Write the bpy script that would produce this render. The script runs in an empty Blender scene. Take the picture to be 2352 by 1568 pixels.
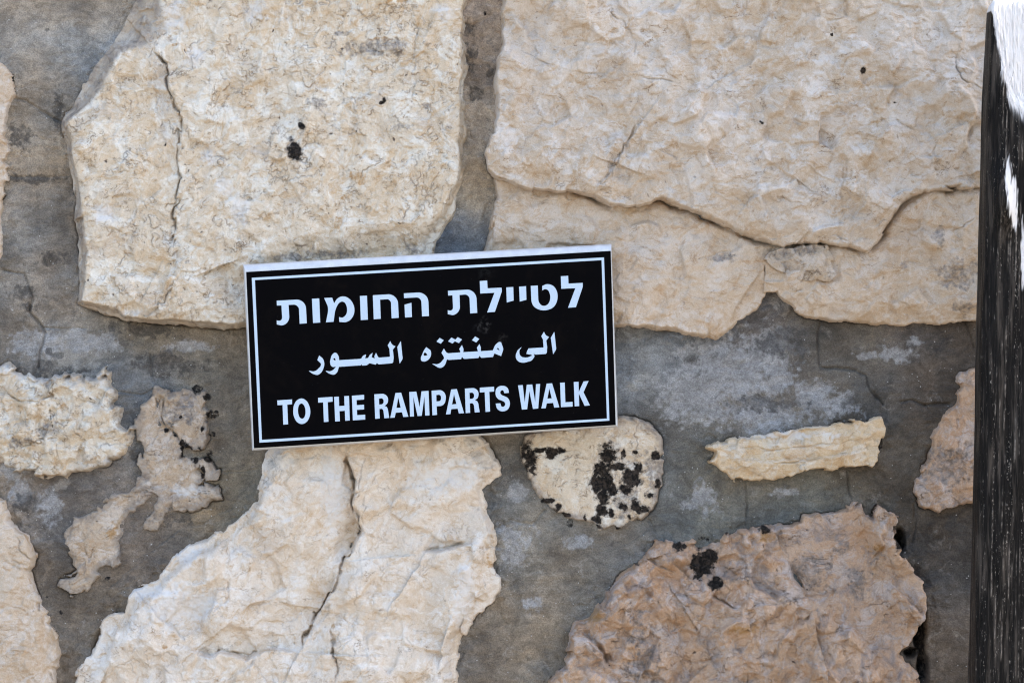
import bpy, bmesh, math
import numpy as np
from mathutils import Vector

# ------------------------------------------------------------------ camera, light, exposure
sc = bpy.context.scene
COL = sc.collection
CAM_D = 5.0                      # camera distance from the mortar plane
W_M = 1.383                      # width of wall seen, metres
S = W_M / 2352.0                 # one photo unit (2352 across) in metres
cam_d = bpy.data.cameras.new("camera"); cam = bpy.data.objects.new("camera", cam_d); COL.objects.link(cam)
cam.location = (0, -CAM_D, 0); cam.rotation_euler = (math.radians(90), 0, 0)
cam_d.sensor_width = 36.0; cam_d.lens = 36.0 * CAM_D / W_M
cam_d.clip_start = 0.1; cam_d.clip_end = 500.0
sc.camera = cam

SUN = Vector((0.60, 0.26, 0.76)).normalized()      # towards the sun: right, up, a little behind the wall
world = bpy.data.worlds.new("World"); sc.world = world; world.use_nodes = True
wn = world.node_tree
for n in list(wn.nodes): wn.nodes.remove(n)
sky = wn.nodes.new("ShaderNodeTexSky"); sky.sky_type = 'NISHITA'; sky.sun_disc = False
sky.sun_elevation = math.asin(SUN.z)
sky.sun_rotation = math.atan2(SUN.x, SUN.y)
sky.air_density = 1.0; sky.dust_density = 3.0; sky.ozone_density = 0.9
bg = wn.nodes.new("ShaderNodeBackground"); bg.inputs["Strength"].default_value = 0.15
wo = wn.nodes.new("ShaderNodeOutputWorld")
wn.links.new(sky.outputs[0], bg.inputs[0]); wn.links.new(bg.outputs[0], wo.inputs[0])
sl = bpy.data.lights.new("sun", 'SUN'); sl.energy = 4.0; sl.angle = math.radians(0.5); sl.color = (1.0, 0.95, 0.87)
so = bpy.data.objects.new("sun", sl); COL.objects.link(so)
so.rotation_euler = SUN.to_track_quat('Z', 'Y').to_euler()
sc.view_settings.view_transform = 'Standard'; sc.view_settings.look = 'None'
sc.view_settings.exposure = 2.11; sc.view_settings.gamma = 1.0
sc.cycles.filter_width = 1.15

# ------------------------------------------------------------------ helpers
def tag(o, label=None, cat=None, group=None, kind=None):
    if label: o["label"] = label
    if cat: o["category"] = cat
    if group: o["group"] = group
    if kind: o["kind"] = kind
    return o

def empty(name, loc=(0, 0, 0)):
    o = bpy.data.objects.new(name, None); COL.objects.link(o); o.location = loc
    return o

def mesh_obj(name, V, F4=None, F3=None, mat=None, parent=None, smooth=True, attrs=None):
    me = bpy.data.meshes.new(name)
    V = np.ascontiguousarray(V, dtype=np.float32)
    loops = []; starts = []; tot = 0
    if F4 is not None and len(F4):
        F4 = np.asarray(F4, dtype=np.int32); loops.append(F4.ravel()); starts.append(np.arange(len(F4)) * 4); tot += F4.size
    if F3 is not None and len(F3):
        F3 = np.asarray(F3, dtype=np.int32); loops.append(F3.ravel()); starts.append(tot + np.arange(len(F3)) * 3)
    loops = np.concatenate(loops).astype(np.int32); starts = np.concatenate(starts).astype(np.int32)
    me.vertices.add(len(V)); me.vertices.foreach_set("co", V.ravel())
    me.loops.add(len(loops)); me.loops.foreach_set("vertex_index", loops)
    me.polygons.add(len(starts)); me.polygons.foreach_set("loop_start", starts)
    me.update(calc_edges=True)
    me.polygons.foreach_set("use_smooth", np.full(len(starts), smooth, dtype=bool))
    if attrs:
        for k, a in attrs.items():
            a = np.ascontiguousarray(a, dtype=np.float32)
            if a.ndim == 1:
                at = me.attributes.new(k, 'FLOAT', 'POINT'); at.data.foreach_set("value", a)
            else:
                at = me.attributes.new(k, 'FLOAT_COLOR', 'POINT')
                c = np.ones((len(a), 4), np.float32); c[:, :3] = a; at.data.foreach_set("color", c.ravel())
    me.validate()
    if mat: me.materials.append(mat)
    o = bpy.data.objects.new(name, me); COL.objects.link(o)
    if parent: o.parent = parent
    return o

def lin(c):
    c = np.asarray(c, dtype=np.float64) / 255.0
    return np.where(c <= 0.04045, c / 12.92, ((c + 0.055) / 1.055) ** 2.4)

# zoom crops used while measuring: origin in photo pixels, zoom factor
K = 2352.0 / 4096.0
CROPS = {'A': (0, 0, 1.6507), 'B': (1348, 0, 1.6507), 'C': (2696, 0, 1.6507), 'D': (0, 890, 1.6507),
         'E': (900, 920, 1.4341), 'F': (2696, 890, 1.6507), 'G': (0, 1781, 1.6507), 'H': (1348, 1781, 1.6507),
         'I': (2696, 1781, 1.6507), 'W': (0, 0, K), 'TL': (0, 0, 1.148), 'TR': (2048, 0, 1.148),
         'h1': (1090, 1140, 5.88), 'h2': (1420, 1120, 5.88), 'h3': (1750, 1100, 5.88), 'h4': (1960, 1080, 5.88),
         'a1': (1220, 1340, 5.88), 'a2': (1540, 1320, 5.88), 'a3': (1860, 1300, 5.88),
         'e1': (1090, 1550, 5.88), 'e2': (1470, 1530, 5.88), 'e3': (1780, 1515, 5.88), 'e4': (1980, 1505, 5.88)}

def parse(s, depth=0.0):
    """measured points -> metres on the plane `depth` in front of the mortar; returns points and smooth flags"""
    c = 'W'; P = []; SM = []
    k = 1.0 - depth / CAM_D
    for t in s.split():
        if t[0] == '@': c = t[1:]; continue
        sm = t[0] == '~'
        x, y = (t[1:] if sm else t).split(',')
        ox, oy, z = CROPS[c]
        fx = (ox + float(x) / z) * K; fy = (oy + float(y) / z) * K
        P.append(((fx - 1176.0) * S * k, (784.0 - fy) * S * k)); SM.append(sm)
    return np.array(P), SM

# ------------------------------------------------------------------ noise fields
RNG = np.random.RandomState(7)
PERM = RNG.permutation(512).astype(np.int32); PERM = np.concatenate([PERM, PERM, PERM])
GA = RNG.rand(512).astype(np.float32) * 2 * np.pi
GX = np.cos(GA); GY = np.sin(GA)

def pn(x, y, seed=0):
    x = x.astype(np.float32) + np.float32(seed * 17.13 + 100); y = y.astype(np.float32) + np.float32(seed * 9.71 + 100)
    xi = np.floor(x).astype(np.int32); yi = np.floor(y).astype(np.int32)
    xf = x - xi; yf = y - yi
    u = xf * xf * xf * (xf * (xf * 6 - 15) + 10); v = yf * yf * yf * (yf * (yf * 6 - 15) + 10)
    xi &= 511; yi &= 511; x1 = (xi + 1) & 511; y1 = (yi + 1) & 511
    pa = PERM[xi]; pb = PERM[x1]
    def g(p, yy, a, b):
        h = PERM[p + yy]; return GX[h] * a + GY[h] * b
    n00 = g(pa, yi, xf, yf); n10 = g(pb, yi, xf - 1, yf); n01 = g(pa, y1, xf, yf - 1); n11 = g(pb, y1, xf - 1, yf - 1)
    a = n00 + u * (n10 - n00); b = n01 + u * (n11 - n01)
    return (a + v * (b - a)) * 1.4

def fbm(x, y, size, octv, seed=0, gain=0.5, ridged=False):
    f = 1.0 / size; a = 1.0; o = 0; t = 0
    for i in range(octv):
        n = pn(x * f, y * f, seed + i * 3.7)
        if ridged: n = 1.0 - 2.0 * np.abs(n)
        o = o + a * n; t += a; a *= gain; f *= 2.03
    return o / t

def hash2(i, j, k):
    i = i & 511; j = j & 511
    return PERM[(PERM[(PERM[i] + j) & 511] + k) & 511].astype(np.float32) / 512.0

def facets(x, y, size, seed, sharp=14.0, tilt=1.0):
    """rough-hewn faces: soft Voronoi blend of randomly tilted planes; about -1..1"""
    X = x / size + 200 + seed * 3.1; Y = y / size + 200 + seed * 1.7
    xi = np.floor(X).astype(np.int32); yi = np.floor(Y).astype(np.int32)
    sw = 0; sh = 0
    for dx in (-1, 0, 1):
        for dy in (-1, 0, 1):
            ci = xi + dx; cj = yi + dy
            ax = X - (ci + hash2(ci, cj, 11 + seed)); ay = Y - (cj + hash2(ci, cj, 47 + seed))
            w = np.exp(-sharp * (ax * ax + ay * ay))
            hgt = (hash2(ci, cj, 91 + seed) - 0.5) * 1.2 + tilt * ((hash2(ci, cj, 131 + seed) - 0.5) * 2 * ax + (hash2(ci, cj, 171 + seed) - 0.5) * 2 * ay)
            sw = sw + w; sh = sh + w * hgt
    return sh / (sw + 1e-9)

def smooth(e0, e1, x):
    t = np.clip((x - e0) / (e1 - e0), 0, 1); return t * t * (3 - 2 * t)

def seg_dist(X, Z, P, closed):
    n = len(P); best = np.full(X.shape, 1e9, np.float32); side = np.zeros(X.shape, np.float32)
    for i in range(n if closed else n - 1):
        a = P[i]; b = P[(i + 1) % n]; ab = b - a; L2 = float(ab @ ab) + 1e-12
        px = X - a[0]; pz = Z - a[1]
        t = np.clip((px * ab[0] + pz * ab[1]) / L2, 0, 1)
        dx = px - t * ab[0]; dz = pz - t * ab[1]; d2 = dx * dx + dz * dz
        m = d2 < best
        best = np.where(m, d2, best)
        if not closed: side = np.where(m, np.sign(ab[0] * pz - ab[1] * px), side)
    return np.sqrt(best), side

def poly_sdf(X, Z, P):
    d, _ = seg_dist(X, Z, P, True)
    ins = np.zeros(X.shape, bool); n = len(P)
    for i in range(n):
        a = P[i]; b = P[(i + 1) % n]
        if a[1] == b[1]: continue
        c = (a[1] > Z) != (b[1] > Z)
        ins ^= c & (X < (b[0] - a[0]) * (Z - a[1]) / (b[1] - a[1]) + a[0])
    return np.where(ins, d, -d)

class Grid:
    def __init__(s, x0, x1, z0, z1, step):
        s.xs = np.arange(x0, x1, step, dtype=np.float32); s.zs = np.arange(z0, z1, step, dtype=np.float32); s.step = step
        s.X, s.Z = np.meshgrid(s.xs, s.zs)
        X, Z = s.X, s.Z
        s.wx = 0.0035 * fbm(X, Z, 0.03, 4, 1, 0.55); s.wz = 0.0035 * fbm(X, Z, 0.03, 4, 2, 0.55)
        s.Xw = X + s.wx; s.Zw = Z + s.wz
        big = 0.02 * fbm(X, Z, 0.10, 3, 31); big2 = 0.02 * fbm(X, Z, 0.10, 3, 32)
        s.n_big = fbm(X, Z, 0.16, 3, 5)
        s.n_mid = fbm(s.Xw + big, s.Zw + big2, 0.045, 5, 8, 0.55)
        s.n_rid = fbm(X + big, Z + big2, 0.05, 5, 14, 0.5, True)
        s.n_fine = fbm(X, Z, 0.009, 3, 21, 0.6)
        s.f_big = facets(s.Xw + big, s.Zw + big2, 0.10, 3, 10)
        s.f_mid = facets(s.Xw + big * 0.6, s.Zw + big2 * 0.6, 0.035, 5, 16)
        s.f_small = facets(s.Xw, s.Zw, 0.014, 9, 12)
        s.n_mask = fbm(X, Z, 0.07, 3, 40)
        # flaking: iso-lines of rough fields make low ledges with a hairline along them
        def flake(t, mseed, msize, lo):
            gz, gx = np.gradient(t); gm = np.hypot(gx, gz) / step + 1e-3
            m = smooth(lo, lo + 0.22, fbm(X, Z, msize, 4, mseed, 0.6))
            return np.tanh(t / 0.05) * (0.3 + 0.7 * m), np.exp(-(t / (gm * 0.00085)) ** 2) * m
        a1, l1 = flake(fbm(s.Xw + big, s.Zw + big2, 0.075, 5, 101, 0.52), 131, 0.05, 0.02)
        a2, l2 = flake(fbm(s.Xw + big, s.Zw + big2, 0.032, 4, 107, 0.55), 137, 0.045, 0.06)
        a3, l3 = flake(fbm(s.Xw, s.Zw, 0.016, 3, 113, 0.55), 141, 0.06, 0.12)
        s.ter_i = 1.0 * a1 + 0.6 * a2 + 0.35 * a3; s.line_i = np.maximum(np.maximum(l1, l2), 0.8 * l3)
        ca, sa = math.cos(-0.5), math.sin(-0.5)
        u = (s.Xw * ca + s.Zw * sa); v = (-s.Xw * sa + s.Zw * ca)
        b1, k1 = flake(fbm(u * 0.5 + big, v * 1.3 + big2, 0.05, 5, 151, 0.55), 161, 0.045, 0.08)
        b2, k2 = flake(fbm(X * 0.45, Z * 1.5 + 0.3 * big, 0.022, 4, 157, 0.55), 167, 0.035, 0.16)
        b3, k3 = flake(fbm(u * 1.3, v * 0.6, 0.05, 4, 171, 0.55), 177, 0.05, 0.16)
        s.ter_d = 1.0 * b1 + 0.5 * b2 + 0.5 * b3; s.line_d = np.maximum(np.maximum(k1, 0.8 * k2), 0.7 * k3)
    def window(s, P, pad):
        lo = P.min(0) - pad; hi = P.max(0) + pad
        i0 = max(0, int((lo[0] - s.xs[0]) / s.step)); i1 = min(len(s.xs), int((hi[0] - s.xs[0]) / s.step) + 2)
        j0 = max(0, int((lo[1] - s.zs[0]) / s.step)); j1 = min(len(s.zs), int((hi[1] - s.zs[0]) / s.step) + 2)
        return slice(j0, j1), slice(i0, i1)

def grid_faces(mask_v):
    """quads whose four corners are all kept; returns vertex selection and faces"""
    q = mask_v[:-1, :-1] & mask_v[1:, :-1] & mask_v[:-1, 1:] & mask_v[1:, 1:]
    used = np.zeros(mask_v.shape, bool)
    used[:-1, :-1] |= q; used[1:, :-1] |= q; used[:-1, 1:] |= q; used[1:, 1:] |= q
    idx = np.full(mask_v.shape, -1, np.int32); idx[used] = np.arange(used.sum())
    F = np.stack([idx[:-1, :-1][q], idx[:-1, 1:][q], idx[1:, 1:][q], idx[1:, :-1][q]], 1)
    return used, F

# ------------------------------------------------------------------ node helper
class NT:
    def __init__(s, name):
        s.m = bpy.data.materials.new(name); s.m.use_nodes = True; s.t = s.m.node_tree
        for n in list(s.t.nodes): s.t.nodes.remove(n)
        s.out = s.n("ShaderNodeOutputMaterial"); s.b = s.n("ShaderNodeBsdfPrincipled")
        s.l(s.b.outputs[0], s.out.inputs[0])
        s.pos = s.n("ShaderNodeTexCoord").outputs["Object"]
    def n(s, t, **kw):
        x = s.t.nodes.new(t)
        for k, v in kw.items(): setattr(x, k, v)
        return x
    def l(s, a, b): s.t.links.new(a, b)
    def inp(s, node, name, v):
        if isinstance(v, bpy.types.NodeSocket): s.l(v, node.inputs[name])
        else: node.inputs[name].default_value = v
    def noise(s, scale, detail=4, rough=0.55, vec=None, dist=0.0, lac=2.0):
        x = s.n("ShaderNodeTexNoise"); s.inp(x, "Vector", vec or s.pos); s.inp(x, "Scale", scale); s.inp(x, "Detail", detail)
        s.inp(x, "Roughness", rough); s.inp(x, "Distortion", dist); s.inp(x, "Lacunarity", lac); return x
    def vor(s, scale, feature='F1', vec=None, rnd=1.0):
        x = s.n("ShaderNodeTexVoronoi", feature=feature); s.inp(x, "Vector", vec or s.pos); s.inp(x, "Scale", scale)
        s.inp(x, "Randomness", rnd); return x
    def ramp(s, v, a, b, lo=0.0, hi=1.0):
        x = s.n("ShaderNodeMapRange", interpolation_type='SMOOTHSTEP'); s.inp(x, "Value", v); s.inp(x, "From Min", a); s.inp(x, "From Max", b)
        s.inp(x, "To Min", lo); s.inp(x, "To Max", hi); return x.outputs[0]
    def math(s, op, a, b=0.0):
        x = s.n("ShaderNodeMath", operation=op); s.inp(x, 0, a); s.inp(x, 1, b); return x.outputs[0]
    def mix(s, f, a, b, blend='MIX'):
        x = s.n("ShaderNodeMix", data_type='RGBA', blend_type=blend)
        s.inp(x, 0, f)
        for i, v in ((6, a), (7, b)):
            if isinstance(v, bpy.types.NodeSocket): s.l(v, x.inputs[i])
            else: x.inputs[i].default_value = (v[0], v[1], v[2], 1)
        return x.outputs[2]
    def warp(s, scale, amt, detail=3, vec=None):
        nz = s.noise(scale, detail, vec=vec)
        a = s.n("ShaderNodeVectorMath", operation='SUBTRACT'); s.l(nz.outputs["Color"], a.inputs[0]); a.inputs[1].default_value = (.5, .5, .5)
        b = s.n("ShaderNodeVectorMath", operation='SCALE'); s.l(a.outputs[0], b.inputs[0]); b.inputs["Scale"].default_value = amt
        c = s.n("ShaderNodeVectorMath", operation='ADD'); s.l(vec or s.pos, c.inputs[0]); s.l(b.outputs[0], c.inputs[1])
        return c.outputs[0]
    def mapping(s, scale, rot=(0, 0, 0), vec=None):
        x = s.n("ShaderNodeMapping"); s.l(vec or s.pos, x.inputs[0]); x.inputs["Scale"].default_value = scale; x.inputs["Rotation"].default_value = rot
        return x.outputs[0]
    def attr(s, name, col=False):
        x = s.n("ShaderNodeAttribute"); x.attribute_name = name; return x.outputs["Color" if col else "Fac"]
    def bump(s, h, strength, dist, normal=None):
        x = s.n("ShaderNodeBump"); s.inp(x, "Height", h); x.inputs["Strength"].default_value = strength; x.inputs["Distance"].default_value = dist
        if normal: s.l(normal, x.inputs["Normal"])
        return x.outputs[0]

def stone_mat(name, warm, pale, white, vein=0.5, speck=0.5, grey=0.25, streak=0.0, tone=(1.0, 0.96, 0.865), curl=1.0, bumpk=0.8, greycol=(0.34, 0.31, 0.29)):
    t = NT(name)
    warm, pale, white = [[v * k for v, k in zip(q, tone)] for q in (warm, pale, white)]
    w1 = t.warp(14, 0.05); w2 = t.warp(60, 0.012, vec=w1)
    n1 = t.noise(7, 6, 0.6, w1).outputs[0]
    c = t.mix(t.ramp(n1, 0.36, 0.64), warm, pale)
    n2 = t.noise(26, 8, 0.68, w1, 0.6).outputs[0]
    c = t.mix(t.ramp(n2, 0.49, 0.585, 0, 0.9), c, white)
    n2b = t.noise(90, 6, 0.7, w2, 0.5).outputs[0]
    c = t.mix(t.ramp(n2b, 0.53, 0.62, 0, 0.6), c, white)
    ochre = [warm[0] * 0.80, warm[1] * 0.68, warm[2] * 0.52]
    n3 = t.noise(38, 8, 0.72, t.mapping((1, 1, 1.3), vec=w2), 0.8).outputs[0]
    c = t.mix(t.ramp(n3, 0.52, 0.64, 0, 0.6), c, ochre)
    n4 = t.noise(18, 7, 0.7, w1, 0.4).outputs[0]
    c = t.mix(t.ramp(n4, 0.52, 0.68, 0, grey), c, greycol)
    n5 = t.noise(140, 6, 0.7, w2).outputs[0]
    c = t.mix(t.ramp(n5, 0.56, 0.70, 0, grey * 0.7), c, greycol)
    if streak:
        ns = t.noise(22, 6, 0.65, t.mapping((1, 1, 6), vec=w1)).outputs[0]
        c = t.mix(t.ramp(ns, 0.52, 0.66, 0, streak), c, [warm[0] * .78, warm[1] * .66, warm[2] * .5])
    # dirt held in the hairlines between flakes
    ln = t.math('MULTIPLY', t.math('MULTIPLY', t.attr("line"), t.ramp(t.noise(60, 5, 0.65).outputs[0], 0.36, 0.58)), vein * (0.35 + 0.65 * curl))
    c = t.mix(ln, c, t.mix(t.ramp(t.noise(12, 3).outputs[0], 0.4, 0.6), (0.19, 0.13, 0.085), (0.20, 0.17, 0.145)))
    def hair(scale, vec, w, lo):
        n = t.noise(scale, 6, 0.62, vec).outputs[0]
        return t.math('MULTIPLY', t.ramp(t.math('ABSOLUTE', t.math('SUBTRACT', n, 0.5)), w * 0.35, w, 1, 0), t.ramp(t.noise(scale * 1.1, 5, 0.65, w1).outputs[0], lo, lo + 0.10))
    h1 = hair(30, w2, 0.0085, 0.52); h2 = hair(24, t.mapping((0.55, 1, 1.5), (0, 0.5, 0), w1), 0.008, 0.53); h3 = hair(75, w2, 0.014, 0.53)
    hl = t.math('MULTIPLY', t.math('MAXIMUM', t.math('MULTIPLY', t.math('MAXIMUM', h1, h3), curl), h2), vein)
    c = t.mix(hl, c, t.mix(t.ramp(t.noise(20, 3).outputs[0], 0.42, 0.58), (0.20, 0.135, 0.085), (0.33, 0.22, 0.13)))
    dsh = t.noise(95, 5, 0.6, t.mapping((0.6, 1, 1.9), (0, 0.35, 0), w1)).outputs[0]
    c = t.mix(t.math('MULTIPLY', t.ramp(dsh, 0.60, 0.68, 0, 0.6), vein), c, [v * k for v, k in zip(ochre, (0.85, 0.80, 0.72))])
    # pits and dark specks
    sp = t.noise(330, 3, 0.6, t.mapping((1, 1, 1.5))).outputs[0]
    sm = t.ramp(t.noise(16, 3, 0.6).outputs[0], 0.44, 0.62)
    pit = t.math('MULTIPLY', t.ramp(sp, 0.66, 0.73), t.math('MULTIPLY', sm, speck))
    c = t.mix(pit, c, (0.17, 0.11, 0.07))
    vp = t.vor(75, 'F1', w2).outputs["Distance"]
    rare = t.math('MULTIPLY', t.ramp(vp, 0.10, 0.16, 1, 0), t.math('MULTIPLY', t.ramp(t.noise(40, 2).outputs[0], 0.58, 0.64), speck))
    c = t.mix(rare, c, (0.10, 0.075, 0.06))
    g = t.noise(700, 2, 0.6).outputs[0]
    c = t.mix(0.22, c, t.mix(t.ramp(g, 0.3, 0.7), (0.25, 0.25, 0.25), (1, 1, 1)), 'SOFT_LIGHT')
    # stains and growths of their own shape, with some painted light and shade
    mottle = t.noise(180, 5, 0.65).outputs[0]
    blot = t.math('ADD', t.math('MULTIPLY', mottle, 0.55), t.math('MULTIPLY', t.noise(45, 6, 0.7).outputs[0], 0.45))
    def stain(c, name, lo, hi, col, top):
        f = t.math('ADD', blot, t.math('MULTIPLY', t.attr(name), 0.36))
        return t.mix(t.math('MULTIPLY', t.ramp(f, lo, hi, 0, top), t.ramp(t.attr(name), 0.02, 0.12)), c, col)
    c = stain(c, "ochre", 0.70, 0.92, (0.38, 0.215, 0.075), 0.75)
    c = stain(c, "soot_shade", 0.66, 1.0, t.mix(t.ramp(n2b, .4, .6), (0.10, 0.092, 0.085), (0.24, 0.22, 0.21)), 0.8)
    c = stain(c, "lime_and_skylight", 0.58, 0.92, (0.66, 0.635, 0.60), 0.7)
    a = t.math('MULTIPLY', t.attr("smear_shade"), t.ramp(n2b, 0.30, 0.55, 0.55, 1.0)); c = t.mix(a, c, t.mix(t.ramp(n3, 0.4, 0.6), (0.23, 0.19, 0.155), (0.38, 0.315, 0.25)))
    lw = t.math('ADD', t.math('ADD', t.math('MULTIPLY', t.noise(85, 8, 0.78, t.warp(50, 0.02)).outputs[0], 1.7), -0.35), t.math('MULTIPLY', t.attr("lichen"), 0.62))
    a = t.math('MULTIPLY', t.ramp(lw, 0.70, 0.94), t.ramp(t.attr("lichen"), 0.02, 0.10))  # lichen, and shade painted in the holes at lower right
    a2 = t.math('MULTIPLY', t.ramp(lw, 0.50, 0.80, 0, 0.55), t.ramp(t.attr("lichen"), 0.02, 0.10))
    c = t.mix(a2, c, (0.12, 0.10, 0.085))
    c = t.mix(a, c, t.mix(t.ramp(t.noise(220, 4, 0.7).outputs[0], 0.4, 0.65), (0.007, 0.006, 0.005), (0.045, 0.034, 0.026)))
    t.l(c, t.b.inputs["Base Color"]); t.b.inputs["Roughness"].default_value = 0.9
    t.b.inputs["Specular IOR Level"].default_value = 0.2
    bh = t.noise(120, 9, 0.68, w2).outputs[0]
    bh = t.math('SUBTRACT', bh, t.math('MULTIPLY', hl, 0.35)); bh = t.math('SUBTRACT', bh, t.math('MULTIPLY', ln, 0.4)); bh = t.math('SUBTRACT', bh, t.math('MULTIPLY', pit, 0.5))
    bh = t.math('SUBTRACT', bh, t.math('MULTIPLY', rare, 0.8))
    nr = t.bump(bh, bumpk, 0.0045)
    t.l(nr, t.b.inputs["Normal"])
    return t.m

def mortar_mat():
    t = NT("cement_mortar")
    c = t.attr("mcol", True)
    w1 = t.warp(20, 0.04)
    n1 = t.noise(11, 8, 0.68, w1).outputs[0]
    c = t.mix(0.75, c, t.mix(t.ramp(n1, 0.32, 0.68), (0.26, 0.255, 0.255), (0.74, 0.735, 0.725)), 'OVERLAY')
    c = t.mix(0.65, c, t.mix(t.ramp(t.noise(4.5, 4, 0.6).outputs[0], 0.36, 0.62), (0.40, 0.46, 0.53), (0.62, 0.55, 0.46)), 'OVERLAY')
    n2 = t.noise(55, 7, 0.7, w1).outputs[0]
    c = t.mix(t.ramp(n2, 0.57, 0.70, 0, 0.55), c, (0.10, 0.09, 0.08))
    n3 = t.noise(34, 6, 0.7, w1, 0.5).outputs[0]
    c = t.mix(t.ramp(n3, 0.57, 0.70, 0, 0.35), c, (0.36, 0.33, 0.29))
    blot = t.math('ADD', t.math('MULTIPLY', t.noise(170, 6, 0.72).outputs[0], 0.5), t.math('MULTIPLY', t.noise(30, 7, 0.7, w1).outputs[0], 0.5))
    def stain(c, name, lo, hi, col, top):
        f = t.math('ADD', blot, t.math('MULTIPLY', t.attr(name), 0.34))
        return t.mix(t.math('MULTIPLY', t.ramp(f, lo, hi, 0, top), t.ramp(t.attr(name), 0.02, 0.15)), c, col)
    c = stain(c, "lime_and_skylight", 0.56, 0.96, (0.325, 0.325, 0.325), 0.85)
    c = stain(c, "soot_shade", 0.66, 0.90, (0.055, 0.051, 0.047), 0.8)
    a = t.math('MULTIPLY', t.ramp(t.attr("lichen"), 0.1, 0.9), t.ramp(t.noise(120, 6, 0.75).outputs[0], 0.36, 0.56)); c = t.mix(a, c, (0.014, 0.012, 0.011))  # lichen, and shade painted in the hollows by the lower right boulder
    g = t.noise(620, 3, 0.7).outputs[0]
    n6 = t.noise(75, 7, 0.72, t.mapping((0.8, 1, 1.4), vec=w1)).outputs[0]
    c = t.mix(0.5, c, t.mix(t.ramp(n6, 0.34, 0.66), (0.28, 0.275, 0.27), (0.72, 0.715, 0.70)), 'OVERLAY')
    c = t.mix(0.55, c, t.mix(t.ramp(g, 0.3, 0.7), (0.25, 0.25, 0.25), (0.76, 0.76, 0.76)), 'OVERLAY')
    vs = t.vor(160).outputs["Distance"]
    c = t.mix(t.math('MULTIPLY', t.ramp(vs, 0.09, 0.15, 1, 0), t.ramp(t.noise(70, 2).outputs[0], 0.56, 0.62, 0, 0.8)), c, (0.55, 0.53, 0.5))
    t.l(c, t.b.inputs["Base Color"]); t.b.inputs["Roughness"].default_value = 0.92
    t.b.inputs["Specular IOR Level"].default_value = 0.2
    t.l(t.bump(t.math('ADD', t.noise(260, 7, 0.7).outputs[0], t.math('MULTIPLY', t.noise(45, 6, 0.62, t.mapping((0.5, 1, 1.6))).outputs[0], 1.6)), 0.8, 0.0028), t.b.inputs["Normal"])
    return t.m

# ------------------------------------------------------------------ ground
t = NT("pale_paving")
c = t.mix(t.ramp(t.noise(1.2, 6, 0.6).outputs[0], 0.3, 0.7), (0.13, 0.11, 0.085), (0.19, 0.16, 0.125))
t.l(c, t.b.inputs["Base Color"]); t.b.inputs["Roughness"].default_value = 0.85
GZ = -1.35
gs = np.array([[-120, -150, GZ], [120, -150, GZ], [120, 90, GZ], [-120, 90, GZ]], np.float32)
ground = mesh_obj("ground", gs, [[0, 1, 2, 3]], None, t.m, None, False); tag(ground, kind="structure")

# ------------------------------------------------------------------ the stone wall
wall = empty("stone_wall", (0, 0, GZ))
tag(wall, "rough limestone wall of pale stones set in wide grey cement joints behind the sign", "wall")
WALL_OFF = np.array([0, 0, -GZ], np.float32)       # children keep wall-plane coordinates

M_cream = stone_mat("cream_limestone", (0.57, 0.47, 0.365), (0.60, 0.525, 0.44), (0.68, 0.655, 0.62), 0.75, 0.9, 0.35)
M_pale = stone_mat("pale_limestone", (0.49, 0.425, 0.35), (0.535, 0.49, 0.44), (0.59, 0.57, 0.55), 0.9, 0.45, 0.30, tone=(0.96, 0.88, 0.785), curl=0.15, bumpk=0.6)
M_tan = stone_mat("tan_limestone", (0.47, 0.385, 0.295), (0.495, 0.43, 0.355), (0.54, 0.495, 0.445), 0.7, 0.4, 0.22, tone=(1.02, 0.94, 0.85), curl=0.1, bumpk=0.55)
M_white = stone_mat("white_limestone", (0.59, 0.505, 0.41), (0.63, 0.565, 0.495), (0.68, 0.65, 0.615), 0.7, 0.35, 0.2, tone=(1.02, 0.96, 0.875), curl=0.3, bumpk=0.65)
M_pink = stone_mat("pinkish_limestone", (0.44, 0.315, 0.22), (0.47, 0.37, 0.285), (0.46, 0.42, 0.40), 0.8, 0.8, 0.75, tone=(1.10, 0.99, 0.89), curl=0.3, bumpk=1.3, greycol=(0.25, 0.215, 0.20))
M_stain = stone_mat("cement_smeared_limestone", (0.41, 0.33, 0.25), (0.46, 0.385, 0.305), (0.53, 0.48, 0.43), 0.7, 0.9, 0.55, tone=(1.12, 1.05, 0.96), curl=0.3, bumpk=1.2, greycol=(0.25, 0.22, 0.20))
M_layer = stone_mat("layered_limestone", (0.58, 0.44, 0.30), (0.60, 0.49, 0.36), (0.62, 0.56, 0.49), 0.3, 0.4, 0.15, 0.6)
M_mortar = mortar_mat()

MX = 140 * S
G = Grid(-1176 * S - MX, 1176 * S + MX, -784 * S - MX, 784 * S + MX, 0.0009)

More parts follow.
